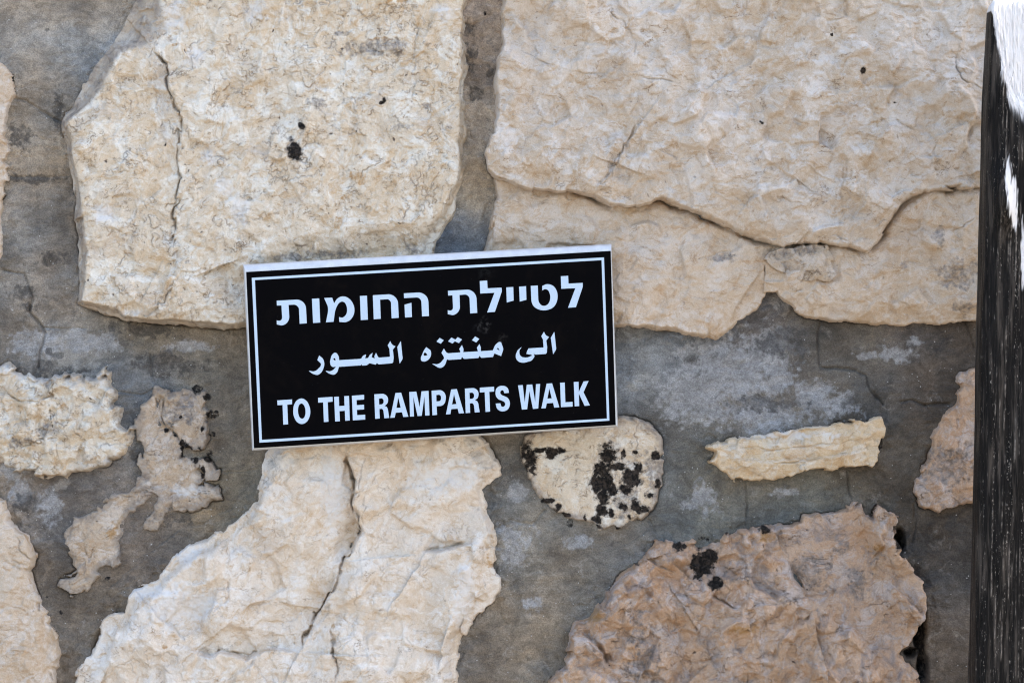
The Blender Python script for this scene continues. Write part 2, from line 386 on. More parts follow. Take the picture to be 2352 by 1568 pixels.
# every stone: outline, optional inner outline (its front face), thickness, rounding of its edge, roughness
STONES = [
 dict(label="big cream block with dark spots, left of the tall grey joint", mat=M_cream, T=.050, ew=.009, rough=(.008, .0045, .0020, .0010), smear_shade=1.0, smear_shade_left=-0.40, ter=0.0014, jag=0.55,
  out="@A 890,0 840,150 780,260 700,360 640,430 570,540 530,620 490,690 410,790 405,870 450,950 447,1020 470,1100 490,1200 500,1300 490,1450 @D 505,0 520,100 515,230 520,400 513,532 600,560 680,582 760,604 800,628 850,640 910,636 1000,650 1100,662 1200,665 1400,680 1520,692 1610,682 @W 650,742 800,725 930,680 985,600 @B 670,1568 720,1480 775,1385 790,1270 825,1180 830,1080 820,980 845,920 858,865 840,800 843,690 815,590 848,480 850,350 828,260 850,160 840,70 855,0 @W 1071,-30 1060,-70 900,-95 600,-90 380,-80 320,-40",
  inn="@A 1095,0 1130,150 1150,230 1040,290 960,340 800,370 740,480 680,600 560,720 460,800 470,900 500,1080 530,1200 540,1300 560,1450 @D 565,0 590,200 575,330 550,480 545,510 640,530 780,560 830,610 1000,630 1200,640 1400,655 1560,660 @W 650,720 800,700 900,660 960,590 @B 600,1500 690,1380 740,1270 790,1180 800,1080 800,880 800,700 790,590 820,480 810,260 825,70 840,0 @W 1060,-40 900,-80 600,-75 400,-60"),
 dict(label="huge pale block above the ledge, right of the tall grey joint", mat=M_pale, T=0.066, ew=.013, rough=(.021, .0085, .0024, .0007), ter=0.0016, jag=0.6,
  out="@B 1100,0 1090,100 1097,200 1105,290 1070,370 1060,450 1050,560 1050,660 1055,780 1035,880 1000,960 988,1020 1000,1100 1040,1160 1100,1195 1240,1240 1400,1250 1560,1270 1650,1290 1680,1300 1760,1335 1900,1362 2060,1350 2140,1315 2200,1358 @C 20,1370 100,1382 200,1440 350,1480 480,1560 @F 600,122 720,158 800,150 900,152 960,142 1080,152 1200,172 1275,195 1330,142 1390,70 @C 1370,1540 1400,1490 1450,1430 @W 2070,470 2120,440 2320,430 2330,-60 2100,-95 1700,-85 1300,-95 1165,-60",
  inn=None),
 dict(label="tan block under the ledge, its rounded end right of the sign", mat=M_tan, T=0.04, ew=.012, rough=(.014, .0060, .0020, .0008), ter=0.0011, jag=0.6,
  out="@B 1050,1170 1052,1290 1040,1370 1025,1440 1000,1568 @W 1113,580 1150,690 1300,742 1416,748 1480,748 @F 0,710 130,750 270,757 350,735 430,662 540,572 600,480 612,440 600,290 640,205 720,160 600,110 480,60 @W 1650,490 1500,440 1300,415 1170,410",
  inn=None),
 dict(label="tan block beside the post under the ledge", mat=M_tan, T=0.032, ew=.010, rough=(.012, .0060, .0024, .0008), ter=0.0012, grad=0.13, jag=0.7,
  out="@F 605,270 600,455 690,440 700,482 750,530 830,592 880,612 960,612 1040,642 1190,642 1300,662 1500,672 1650,650 1850,657 1970,635 @W 2320,735 2320,400 2110,415 2040,490 @F 1270,165 1080,140 900,140 720,150 640,210",
  inn=None),
 dict(label="small brownish wedge stone pinched under the ledge", mat=M_stain, T=0.05, ew=.007, rough=(.003, .003, .0015, .0007),
  out="@F 615,262 640,205 720,190 900,150 1000,160 1030,300 1042,345 1012,377 900,383 800,355 720,332 650,300", inn=None),
 dict(label="narrow pale stone cut by the left edge", mat=M_tan, T=.022, ew=.010, rough=(.003, .002, .0012, .0006),
  out="@A 0,415 60,490 75,560 80,650 50,740 25,830 30,900 52,950 50,1000 12,1070 40,1110 50,1170 20,1230 10,1420 @D 10,60 18,150 10,240 @W -10,610 -90,600 -110,400 -90,160 -30,120", inn=None),
 dict(label="crumbly white stone at the left edge under the grey joint", mat=M_cream, T=.017, ew=.016, rough=(.009, .0085, .0050, .0015), ter=0.0022, jag=1.5,
  out="@D 0,950 60,930 110,960 170,990 240,1012 300,1030 330,1042 420,1012 520,1012 600,1022 680,992 742,978 750,1050 770,1130 775,1180 760,1200 792,1230 802,1310 830,1370 @W 305,980 310,1000 300,1022 @G 830,40 780,90 700,122 600,160 520,182 470,212 420,212 330,202 230,182 130,167 50,132 0,110 @W -100,1060 -110,850", inn=None),
 dict(label="small flush stone with black lichen on its right side, left of the sign", mat=M_stain, T=.0085, ew=.008, rough=(.002, .0032, .0024, .0012), ter=0.0014, jag=1.7,
  out="@D 1030,1095 1060,1100 1200,1112 1290,1112 1355,1122 1376,1200 1368,1300 1362,1420 1340,1470 1270,1500 1220,1470 @G 1215,60 1300,112 1340,170 1362,212 1325,250 1430,262 1455,290 1462,350 1380,372 1320,422 1200,432 1090,432 1062,480 1062,512 990,562 950,532 960,490 1010,450 1042,330 960,290 890,302 900,260 942,200 930,130 898,80 940,0 @D 942,1540 920,1480 898,1400 903,1310 930,1250 960,1190 1000,1150", inn=None),
 dict(label="tiny chip wedged in the black crack", mat=M_stain, T=.012, ew=.005, rough=(.001, .001, .001, .0006),
  out="@G 1310,118 1370,88 1400,130 1432,180 1430,222 1370,226 1335,170", inn=None),
 dict(label="leaf shaped flush stone showing through the cement at lower left", mat=M_stain, T=.0060, ew=.010, rough=(.003, .0040, .0022, .0012), ter=0.0012, jag=1.7,
  out="@G 885,290 800,310 740,340 680,390 650,450 560,480 490,480 480,540 430,580 425,680 480,740 490,800 470,850 390,880 385,930 440,960 530,977 590,930 610,860 660,830 720,800 780,760 790,700 795,620 810,520 850,430 900,412 970,370 1030,322 960,288", inn=None),
 dict(label="tan stone cut by the left edge in the bottom corner", mat=M_tan, T=.026, ew=.012, rough=(.009, .0045, .0020, .0008),
  out="@G 0,362 30,370 60,440 80,530 160,580 200,650 232,720 222,790 192,820 212,900 240,980 260,1060 320,1130 350,1230 380,1270 370,1370 375,1450 350,1568 @W 110,1620 -100,1640 -110,1150", inn=None),
 dict(label="big white cracked boulder below the sign", mat=M_white, T=.046, ew=.010, rough=(.022, .0075, .0014, .0005), ter=0.0008,
  out="@W 165,1620 @G 500,1568 510,1470 600,1380 648,1290 650,1200 720,1130 820,1100 830,1000 870,940 960,920 1040,888 1090,800 1150,740 1250,660 1370,636 1410,590 1500,545 1580,490 1650,420 1690,330 1740,170 1760,60 @W 640,1000 700,960 900,930 1080,970 1110,1010 @H 1000,30 1040,80 1082,190 1020,245 960,290 970,370 1000,470 1040,560 1042,620 1030,700 1032,800 1070,880 1076,950 1030,1020 960,1090 900,1150 855,1215 800,1290 790,1400 790,1568 @W 1050,1630 700,1650",
  inn="@W 260,1620 @G 700,1568 760,1400 850,1250 900,1150 1000,1050 1080,950 1180,860 1300,760 1400,700 1500,640 1650,540 1740,400 1800,250 1850,120 @W 690,1010 760,980 900,960 1050,1000 @H 900,100 940,180 900,260 920,370 960,480 1000,580 940,640 900,680 830,800 810,950 770,1080 750,1210 695,1290 680,1400 675,1568 @W 1008,1620 700,1640"),
 dict(label="pale stone blotched with black lichen, under the sign's right corner", mat=M_cream, T=.011, ew=.010, rough=(.002, .0018, .0010, .0008), ter=0.0006,
  out="@W 1212,1000 @H 1225,10 1218,100 1280,200 1302,270 1350,350 1420,412 1500,462 1600,475 1700,505 1740,545 1850,535 2000,492 2062,450 2100,350 2130,250 2142,150 2152,50 @W 1515,1000 1490,972 1440,960 1300,975", inn=None),
 dict(label="thin flat layered stone lying in the grey cement", mat=M_layer, T=.030, ew=.008, rough=(.002, .002, .0016, .0008), ter=0.0006,
  out="@F 222,1480 400,1432 500,1420 700,1390 900,1370 1050,1342 1230,1320 1370,1308 1386,1340 1380,1400 1342,1470 1330,1560 @I 1330,90 1290,122 1180,127 1100,142 980,157 900,142 820,162 760,190 680,212 580,227 480,222 380,216 320,160 240,110 280,60 @F 290,1500", inn=None),
 dict(label="pinkish stone half hidden behind the post", mat=M_pink, T=.020, ew=.010, rough=(.003, .003, .0018, .0010),
  out="@F 1970,978 1900,990 1880,1020 1890,1090 1850,1200 1770,1290 1720,1400 1700,1500 1690,1568 @I 1650,150 1620,220 1590,310 1640,390 1740,442 1800,402 1950,372 @W 2300,1160 2310,840", inn=None),
 dict(label="large craggy pinkish boulder at lower right", mat=M_pink, T=0.05, ew=.014, rough=(.026, .0150, .0050, .0016), ter=0.0018, jag=1.5,
  out="@H 1410,1568 1430,1540 1470,1490 1510,1460 1530,1340 1545,1250 1570,1180 1640,1130 1740,1050 1780,970 1850,890 1900,830 2010,770 2060,700 2100,640 @I 60,640 130,628 180,682 240,640 330,592 430,560 560,562 640,540 720,552 860,512 870,470 960,460 1060,472 1110,420 1180,388 1230,400 1260,470 1310,482 1350,420 1420,430 1462,480 1440,560 1470,660 1500,740 1560,800 1640,920 1672,1000 1650,1110 1600,1220 1540,1330 1500,1380 1560,1480 1620,1568 @W 2130,1640 1700,1660 1290,1640", inn=None),
]

# cracks: stone index, polyline, depth, half width
CRACKS = {
 0: [("@A 1010,320 1100,420 1120,600 1150,720 1210,800 1190,950 1170,1100 1190,1180 1170,1330 1150,1400 1150,1568 @D 1150,100 1090,215", .010, .0022),
     ("@D 870,632 950,590 1050,550 1100,450 1130,380 1190,300", .004, .0016), ("@B 500,0 515,200 535,400 510,560 500,700", .004, .004)],
 1: [("@B 1760,20 1880,140 1960,280 1990,380 2100,520", .004, .0013), ("@B 1240,360 1400,410 1560,450 1680,480 2000,520 2311,560", .0035, .0012),
     ("@B 2000,800 1900,970 1830,1070 1790,1160 1690,1260", .007, .0016), ("@B 1800,1110 1900,1095 1980,1130", .004, .0014),
     ("@C 1260,1160 1200,1190 1300,1080", .004, .0015), ("@C 1850,330 1840,420 1900,520 1960,560 2040,610", .006, .002), ("@C 1300,790 1450,780 1560,840 1640,890", .003, .0014),
     ("@C 1520,1350 1560,1300 1600,1270", .007, .0016)],
 2: [("@B 2200,1400 2150,1460 2080,1510", .002, .0012), ("@F 20,240 80,235 200,220 330,215 450,230", .002, .0012)],
 3: [("@C 1830,1540 1900,1480 2000,1420", .008, .002), ("@F 700,440 800,460 840,440 880,400", .005, .0016), ("@F 1340,340 1360,290 1500,310", .002, .0012), ("@F 1180,560 1170,540 1220,530", .003, .0014)],
 6: [("@D 0,1100 80,1150 150,1168 230,1160 330,1150 310,1080 300,1040", .006, .0018), ("@D 60,1500 150,1490 230,1440 272,1420 265,1370", .005, .0016),
     ("@D 600,1150 660,1200 720,1240 750,1260", .005, .002), ("@D 450,1140 480,1080 520,1050", .003, .0015)],
 7: [("@D 1055,1100 1062,1200 1058,1310 1100,1370 1160,1400 1200,1440 @G 1215,60 1260,80 1310,115", .007, .0022)],
 9: [("@G 545,640 560,700 590,750 600,720 640,690 700,690", .004, .002), ("@G 490,800 540,830 590,830", .003, .0014), ("@G 760,320 880,350 880,420", .003, .0014)],
 10: [("@G 90,560 120,620 150,700 210,810", .005, .0016), ("@G 0,1380 80,1340 180,1330 230,1370 280,1450", .005, .0018), ("@G 0,740 100,790 190,820", .003, .0014)],
 11: [("@H 50,0 70,100 120,230 100,400 130,500 165,550 120,620 60,740 10,840 @G 2240,820 2150,1020 2030,1210 1990,1290 2000,1360", .013, .0026),
      ("@H 165,0 165,300 175,500 150,700 150,900 130,1050 115,1300 100,1568", .0025, .0014),
      ("@G 1220,1300 1280,1360 1380,1400 1450,1362 1530,1382 1620,1420 1740,1362 1800,1350 1990,1360", .006, .0020),
      ("@G 2210,1170 2200,1300 2215,1500 2220,1568", .010, .0024), ("@H 540,720 640,710 760,680 880,640 960,660", .007, .003),
      ("@G 740,1270 760,1330 800,1340", .004, .0016), ("@G 920,1400 970,1440 980,1500", .005, .002), ("@G 1000,1050 980,1150 1010,1200", .003, .0014), ("@G 1520,860 1500,1000 1440,1060 1370,1110", .005, .003),
      ("@G 1550,1140 1650,1060 1750,1030 1810,1040", .004, .0018)],
 13: [("@F 400,1520 800,1470 1300,1420", .002, .0014), ("@I 600,110 900,90 1250,40", .004, .0016)],
 15: [("@I 200,960 280,1030 400,1080 470,1070", .008, .0022), ("@I 80,1230 160,1200 210,1260", .005, .002), ("@H 1570,1190 1650,1260 1740,1360 1800,1470 1830,1510", .010, .005),
      ("@I 800,1210 900,1120 960,1060", .007, .004), ("@I 0,1430 150,1450 240,1430 270,1400 200,1290", .006, .0022), ("@I 480,700 470,850 480,1050 540,1300 600,1500", .002, .002),
      ("@I 750,760 800,880 880,980 900,1060", .008, .006)],
}
# ledges: stone index, polyline, height step (positive = raised on the left of travel), fade
STEPS = {
 0: [("@A 1010,320 1100,420 1120,600 1150,720 1210,800 1190,950 1170,1100 1190,1180 1170,1330 1150,1400 1150,1568 @D 1150,100 1090,215", .0035, .06),
     ("@D 870,632 950,590 1050,550 1100,450 1130,380 1190,300", .003, .03)],
 1: [("@B 1690,1262 1790,1160 1830,1070 1900,970", -.008, .05), ("@C 1200,1195 1260,1330 1150,1500", .003, .03), ("@C 560,900 600,1050 800,1180 720,1230 480,1220", .003, .03), ("@C 1100,1240 1200,1310 1260,1330", .004, .04)],
 2: [("@F 360,690 430,540 520,400 600,300", .005, .05)],
 6: [("@D 300,1040 320,1150 230,1165 80,1150", .006, .05), ("@D 750,1260 600,1150 560,1050", .004, .05)],
 7: [("@D 1058,1100 1062,1200 1058,1310 1100,1370 1160,1400 1200,1440", .004, .06)],
 10: [("@G 280,1450 230,1370 180,1330 80,1340 0,1380", .004, .05), ("@G 0,740 100,790 190,820", .004, .05)],
 11: [("@G 1990,1360 1800,1350 1740,1362 1620,1420 1530,1382 1450,1362 1380,1400 1280,1360 1220,1300", .015, .06), ("@H 50,0 70,100 120,230 100,400 130,500 165,550 120,620 60,740 10,840", .014, .11),
      ("@H 540,720 640,710 760,680 880,640 960,660", -.010, .06), ("@G 1810,1040 1750,1030 1650,1060 1550,1140", -.008, .05)],
 13: [("@I 1250,40 900,90 600,110 300,60", .004, .03)],
 15: [("@I 470,1070 400,1080 280,1030 200,960", .013, .07), ("@I 240,1430 270,1400 200,1290", -.012, .05), ("@I 900,1060 880,980 800,880 750,760", .016, .08), ("@H 1830,1510 1800,1470 1740,1360 1650,1260 1570,1190", .014, .07)],
}
# ridges: stone index, polyline, slope, reach: the face falls away to the left of travel
RIDGES = {
 0: [("@TL 2130,830 2080,960 1900,1010 1650,1040 1400,1070 1120,1180", .55, .035), ("@TL 1130,1440 800,1430 600,1400 520,1370 370,1370", .25, .02)],
 1: [("@TR 2000,820 1850,850 1640,1000 1600,1040 1300,1010 1000,960 700,840", .22, .05), ("@TR 1740,1010 1600,930 1500,860 1400,1000", .18, .035), ("@TR 1150,640 1250,760 1500,840 1800,700", .07, .06), ("@TR 0,780 200,760 400,700 700,520", .05, .08)],
 2: [("@TR 830,1510 880,1400 1000,1290 1165,1205", -.50, .05), ("@TR 470,1290 620,1180 760,1050 800,960", .10, .06)],
 3: [("@TR 2130,1390 1800,1400 1400,1390 1250,1330", .25, .03), ("@TR 1480,1170 1600,1250 1560,1400", .16, .05)],
 11: [("@H 1040,560 920,640 880,700 830,800 800,950 760,1100", -.35, .04), ("@H 900,120 820,300 700,500", -.10, .08), ("@G 1250,660 1400,800 1500,1050 1600,1250", .12, .06), ("@G 760,1400 900,1200 1060,960 1250,760", -.22, .05)],
 15: [("@H 2050,760 2000,950 1960,1200 2030,1400", .35, .06), ("@I 100,900 300,1000 470,1080 480,1400", .30, .07), ("@I 720,700 830,960 1000,1200 1100,1400", .32, .07), ("@I 1300,520 1350,800 1500,1000", -.30, .06), ("@I 60,700 300,640 560,620 860,560", -.25, .04)],
}
# patches: ellipses cx,cy,rx,ry
def blobs(s):
    c = 'W'; out = []
    for t in s.split():
        if t[0] == '@': c = t[1:]; continue
        v = [float(q) for q in t.split(',')]
        ox, oy, z = CROPS[c]
        out.append((((ox + v[0] / z) * K - 1176) * S, (784 - (oy + v[1] / z) * K) * S, v[2] / z * K * S, v[3] / z * K * S))
    return out
PATCH = {
 'lichen': blobs("@A 1965,1010,46,52 2010,850,22,18 1110,965,7,10 @B 320,670,14,22 @H 1265,90,48,80 1292,160,26,32 1420,40,52,36 1480,30,22,28 1340,20,40,18 1790,60,60,60 1740,150,52,50 1715,240,42,62 1775,220,44,85 1822,300,30,62 1760,340,42,42 1855,140,38,22 1750,430,42,40 1728,490,36,30 1805,440,30,30 1930,225,60,52 1900,290,42,32 1990,140,28,30 1890,50,16,26 1980,40,22,16 1900,400,32,26 1975,405,42,42 2030,410,32,30 2060,330,32,22 2100,60,28,42 2110,250,22,26 1720,535,32,16 1850,545,36,12 1450,410,26,26 1530,510,22,24 1390,370,40,14 1500,455,40,12 1640,485,10,24 1930,470,20,16 1960,770,24,18 2250,650,30,40 @I 190,790,66,86 255,905,55,42 240,720,40,40 1480,630,40,72 190,620,40,18 60,660,20,14 340,565,30,16 590,545,30,20 "
                 "@D 1310,1098,40,22 1375,1140,27,22 1388,1260,32,27 1432,1252,16,22 1400,1400,17,22 1380,1520,22,22 1350,1360,14,20 1200,1290,8,8 1205,1440,20,26 1240,1480,26,38 1290,1535,30,30 1100,1375,14,14 1150,1405,14,12 @G 1222,20,22,55 1340,60,42,52 1372,92,32,27 1302,100,22,32 1340,170,14,40 @B 300,690,10,12 @H 1300,180,14,10 @C 1210,490,20,18 560,825,14,12 1430,690,10,7 1010,255,6,6"),  # besides lichen: holes at lower right blackened as shade, left crack darkened
 'ochre': blobs("@B 160,1185,62,62 330,1108,44,42 50,1310,26,24 25,1480,44,44 440,20,40,40 350,40,30,40 300,285,90,16 @A 1175,315,30,10 1300,470,16,14 @G 1115,1305,18,20 750,570,60,40 540,960,70,16 290,195,150,16 2215,1180,14,34 @I 600,600,50,30 1330,670,60,20 400,1190,150,40 @H 1700,1100,90,50 1010,740,24,60 @F 200,1540,60,50"),
 'soot_shade': blobs("@B 280,340,220,60 600,720,44,26 460,840,85,36 400,330,80,70 60,240,60,16 @E 350,160,200,22 620,150,200,30 1080,120,60,24 @A 2010,860,34,60 1960,1010,70,66 2100,700,60,30 @D 1200,1250,140,110 1250,1150,80,30 150,1450,100,40 350,1350,80,60 @I 1750,150,150,150 1850,100,100,120 1650,620,110,90 1800,450,120,90 900,800,140,130 950,1130,60,60 1200,900,80,120 350,850,60,60 1100,650,60,80 @H 1990,1200,80,120 2050,1400,90,130 1970,1450,100,60 1900,380,120,120 2080,150,60,150 @F 1850,330,130,110 1730,110,50,70 1500,290,40,30 1900,560,80,40 820,190,120,40 330,240,120,30 @D 750,1200,30,90"),  # the ellipses just above the sign paint shade under the block's rounded foot
 'lime_and_skylight': blobs("@A 700,1410,55,70 1180,110,70,110 1700,90,90,80 1400,1050,60,60 1500,1250,70,50 1600,1400,60,80 1300,400,80,60 @D 980,595,110,22 300,1000,170,60 60,980,90,50 640,1010,110,40 @G 1250,300,110,50 1250,1050,240,130 1000,960,200,60 2200,300,80,260 1250,700,90,80 @H 700,200,250,90 850,870,60,190 820,1050,60,120 20,300,60,200 @I 230,450,60,30 @F 700,1400,420,22 @B 720,100,70,70"),  # also whitens upward faces of two stones to paint skylight
}
MPATCH = {
 'lime_and_skylight': blobs("@F 330,1000,320,230 600,850,200,160 150,1150,240,200 650,1050,180,160 900,1150,170,110 1080,1200,140,80 500,1250,420,110 1480,860,120,60 1600,790,60,40 1280,875,90,24 60,860,90,50 @I 180,350,120,90 740,310,90,34 @G 320,400,80,120 130,300,90,80 70,180,90,60 @H 1180,650,130,130 1180,320,70,70 1600,650,110,50 1280,1050,70,50 @D 250,800,160,100 600,790,200,80 1250,820,150,40"),
 'soot_shade': blobs("@B 870,200,40,60 880,360,60,70 870,460,40,40 1010,480,30,40 920,620,60,50 860,330,20,60 @F 770,800,90,110 640,800,110,90 1180,1180,70,40 840,840,30,80 120,900,60,40 1700,830,90,80 600,1200,380,60 @D 390,880,50,24 330,850,26,24 180,560,120,40 150,480,90,70 330,240,110,60 950,700,280,80 330,980,320,60 1100,930,320,80 @I 1650,650,150,100 1850,560,70,90 1700,850,110,80 @A 150,900,90,120 300,200,20,14 230,1180,220,30 380,700,40,120 @G 160,380,90,110 900,60,60,70 1150,480,160,60"),
 'lichen': blobs("@I 1480,630,38,70 190,620,30,14 600,540,30,14 1620,1250,40,120 1560,1360,40,30 1640,1480,30,110 @G 710,870,20,12 410,1100,12,12 310,1000,10,10 @D 1310,1096,42,20 1375,1140,28,22 1395,1258,34,27 1432,1252,16,22 1400,1400,17,22 1380,1520,24,22 @H 1530,510,22,24 1390,370,40,14 1262,90,40,80 @B 970,95,10,10 @F 1345,1440,30,50"),  # beside the lower right boulder this blackens the hollows as painted shade
}

def patch_field(g, sl, lst, ragged=0.55, soft=0.18):
    X = g.X[sl] + 1.6 * g.wx[sl]; Z = g.Z[sl] + 1.6 * g.wz[sl]
    nz = (1.0 * g.n_fine[sl] + 0.7 * g.n_mid[sl] + 0.5 * g.f_small[sl]) * ragged
    out = np.zeros(X.shape, np.float32)
    x0, x1, z0, z1 = X.min(), X.max(), Z.min(), Z.max()
    for cx, cz, rx, rz in lst:
        if cx + 2.5 * rx < x0 or cx - 2.5 * rx > x1 or cz + 2.5 * rz < z0 or cz - 2.5 * rz > z1: continue
        i0, i1 = np.searchsorted(g.xs[sl[1]], [cx - 2.5 * rx, cx + 2.5 * rx]); j0, j1 = np.searchsorted(g.zs[sl[0]], [cz - 2.5 * rz, cz + 2.5 * rz])
        q = (slice(j0, j1), slice(i0, i1))
        d = np.sqrt(((X[q] - cx) / rx) ** 2 + ((Z[q] - cz) / rz) ** 2) - 1.0 + nz[q]
        out[q] = np.maximum(out[q], smooth(soft, -soft, d))
    return out

top_h = np.full(G.X.shape, -1.0, np.float32)     # highest stone surface
nearT = np.zeros(G.X.shape, np.float32)
near = np.full(G.X.shape, -9.0, np.float32)      # signed distance to nearest stone edge (+ inside)
built = []; dmap = {}
for i, st in enumerate(STONES):
    T = st['T']
    P, _ = parse(st['out'], T * 0.45)
    sl = G.window(P, 0.06)
    X, Z = G.Xw[sl], G.Zw[sl]
    d = poly_sdf(X, Z, P) + st.get('jag', 1.0) * (0.0032 * G.f_small[sl] + 0.0013 * G.n_fine[sl])
    rb, rm, rs, rf = st['rough']
    face = T + rb * (0.75 * G.n_big[sl] + 0.65 * G.f_big[sl]) + rm * (0.9 * G.f_mid[sl] + 0.6 * G.n_mid[sl] + 0.35 * (G.n_rid[sl] - 0.3)) + rs * G.f_small[sl] + rf * G.n_fine[sl]
    dirn = st['mat'] in (M_pale, M_tan)
    ta = st.get('ter', 0.0012)
    face += ta * (G.ter_d if dirn else G.ter_i)[sl]
    lines = (G.line_d if dirn else G.line_i)[sl].copy()
    face -= 0.0007 * lines
    face -= min(0.009, T * 0.3) * smooth(0.024, 0.0, d + 0.006 * G.n_mid[sl]) * np.clip(0.45 + 1.3 * G.f_mid[sl], 0, 1.4)
    smear_shade = np.zeros(X.shape, np.float32)
    if st['inn']:
        Pi, _ = parse(st['inn'], T)
        di = poly_sdf(X, Z, Pi)
        tt = np.clip(d, 0, None) / (np.clip(d, 0, None) + np.clip(-di, 0, None) + 1e-6)
        face = face - (1 - smooth(0, 1, tt) ** 0.8) * T * 0.62 + (1 - smooth(0, 1, tt)) * (0.005 * G.f_small[sl] + 0.003 * G.n_fine[sl])
        smear_shade = smooth(0.95, 0.7, tt) * smooth(-0.02, 0.01, -di) * st.get('smear_shade', 0.0) * np.clip(0.8 + 0.8 * G.n_mid[sl], 0, 1)  # side face is browner, and darkened further to paint its weaker light
        if 'smear_shade_left' in st: smear_shade = smear_shade * smooth(st['smear_shade_left'] + 0.02, st['smear_shade_left'], X)
    for line, slope, reach in RIDGES.get(i, []):
        L, _ = parse(line, T)
        wl = G.window(L, reach * 2.2)
        js = slice(max(wl[0].start, sl[0].start) - sl[0].start, min(wl[0].stop, sl[0].stop) - sl[0].start)
        iz = slice(max(wl[1].start, sl[1].start) - sl[1].start, min(wl[1].stop, sl[1].stop) - sl[1].start)
        qx = X[js, iz] + 0.004 * G.f_mid[sl][js, iz]; qz = Z[js, iz] + 0.004 * G.n_mid[sl][js, iz]
        dd, side = seg_dist(qx, qz, L, False)
        e0 = np.hypot(qx - L[0, 0], qz - L[0, 1]); e1 = np.hypot(qx - L[-1, 0], qz - L[-1, 1])
        endf = smooth(0, reach, np.minimum(e0, e1)) * 0.8 + 0.2
        on = (side * np.sign(slope) > 0)
        face[js, iz] -= abs(slope) * np.where(on, np.minimum(dd, reach) * smooth(reach * 2.2, reach, dd), 0) * endf
    fl = 0.45 * T; face = fl + 0.5 * ((face - fl) + np.sqrt((face - fl) ** 2 + (0.10 * T) ** 2))
    if 'grad' in st: face += st['grad'] * np.clip(Z - P[:, 1].min(), 0, 1)
    if i in (2, 3):                          # undercut below the upper block's ledge
        o2 = np.clip(-dmap[1][sl], 0, None)
        face -= (0.014 * np.exp(-(o2 / 0.0042) ** 2) * np.clip(0.30 + 2.4 * G.n_mask[sl] + 1.6 * G.n_mid[sl], 0.0, 1.5) + 0.011 * np.exp(-o2 / 0.022)) * (1.0 if i == 2 else 0.7)
    for line, amp, fall in STEPS.get(i, []):
        L, _ = parse(line, T)
        wl = G.window(L, fall * 2.5)
        js = slice(max(wl[0].start, sl[0].start) - sl[0].start, min(wl[0].stop, sl[0].stop) - sl[0].start)
        iz = slice(max(wl[1].start, sl[1].start) - sl[1].start, min(wl[1].stop, sl[1].stop) - sl[1].start)
        dd, side = seg_dist(X[js, iz], Z[js, iz], L, False)
        # fade out past the ends
        e0 = np.hypot(X[js, iz] - L[0, 0], Z[js, iz] - L[0, 1]); e1 = np.hypot(X[js, iz] - L[-1, 0], Z[js, iz] - L[-1, 1])
        endf = smooth(0, 0.03, np.minimum(e0, e1))
        sd = side * np.clip(dd / 0.0015, 0, 1)
        face[js, iz] += 1.7 * amp * 0.5 * sd * np.exp(-dd / fall) * smooth(fall * 2.5, fall, dd) * endf
    for line, dep, wd in CRACKS.get(i, []):
        L, _ = parse(line, T)
        wl = G.window(L, 0.02)
        js = slice(max(wl[0].start, sl[0].start) - sl[0].start, min(wl[0].stop, sl[0].stop) - sl[0].start)
        iz = slice(max(wl[1].start, sl[1].start) - sl[1].start, min(wl[1].stop, sl[1].stop) - sl[1].start)
        dd, _s = seg_dist(X[js, iz] + 0.0060 * G.f_small[sl][js, iz] + 0.0012 * G.n_fine[sl][js, iz], Z[js, iz] + 0.006 * G.f_mid[sl][js, iz], L, False)
        vw = np.clip(0.7 + 1.6 * G.n_mid[sl][js, iz] + 0.5 * G.n_fine[sl][js, iz], 0.05, 1.9)
        e0 = np.hypot(X[js, iz] - L[0, 0], Z[js, iz] - L[0, 1]); e1 = np.hypot(X[js, iz] - L[-1, 0], Z[js, iz] - L[-1, 1])
        vw = vw * smooth(-0.002, 0.025, np.minimum(e0, e1))
        face[js, iz] -= dep * vw * np.exp(-(dd / (wd * (0.35 + 0.45 * vw))) ** 2)
        lines[js, iz] = np.maximum(lines[js, iz], 0.7 * np.exp(-(dd / 0.001) ** 2) * smooth(0.2, 0.8, vw))
    if T < 0.02: smear_shade = np.maximum(smear_shade, (0.95 if T < 0.013 else 0.6) * smooth(0.011, 0.0, d + 0.010 * G.n_mid[sl] + 0.004 * G.n_fine[sl]))
    ew = 0.62 * st['ew'] * np.clip(0.85 + 1.1 * G.n_mask[sl] + 0.8 * G.n_mid[sl], 0.3, 2.4)
    e = np.clip((d + 0.004) / ew, 0, 1)
    prof = 1 - (1 - e) ** 2.3
    low = -0.016
    h = low + (face - low) * prof
    li = patch_field(G, sl, PATCH['lichen'], 0.7, 0.6)
    built.append((i, st, sl, d, h, li, lines, smear_shade))
    if i == 1:
        dmap[1] = np.full(G.X.shape, -9.0, np.float32); dmap[1][sl] = d
    cur = top_h[sl]; ok = d > -0.004
    top_h[sl] = np.where(ok, np.maximum(cur, h), cur)
    nearT[sl] = np.where(d > near[sl], T, nearT[sl])
    near[sl] = np.maximum(near[sl], d)

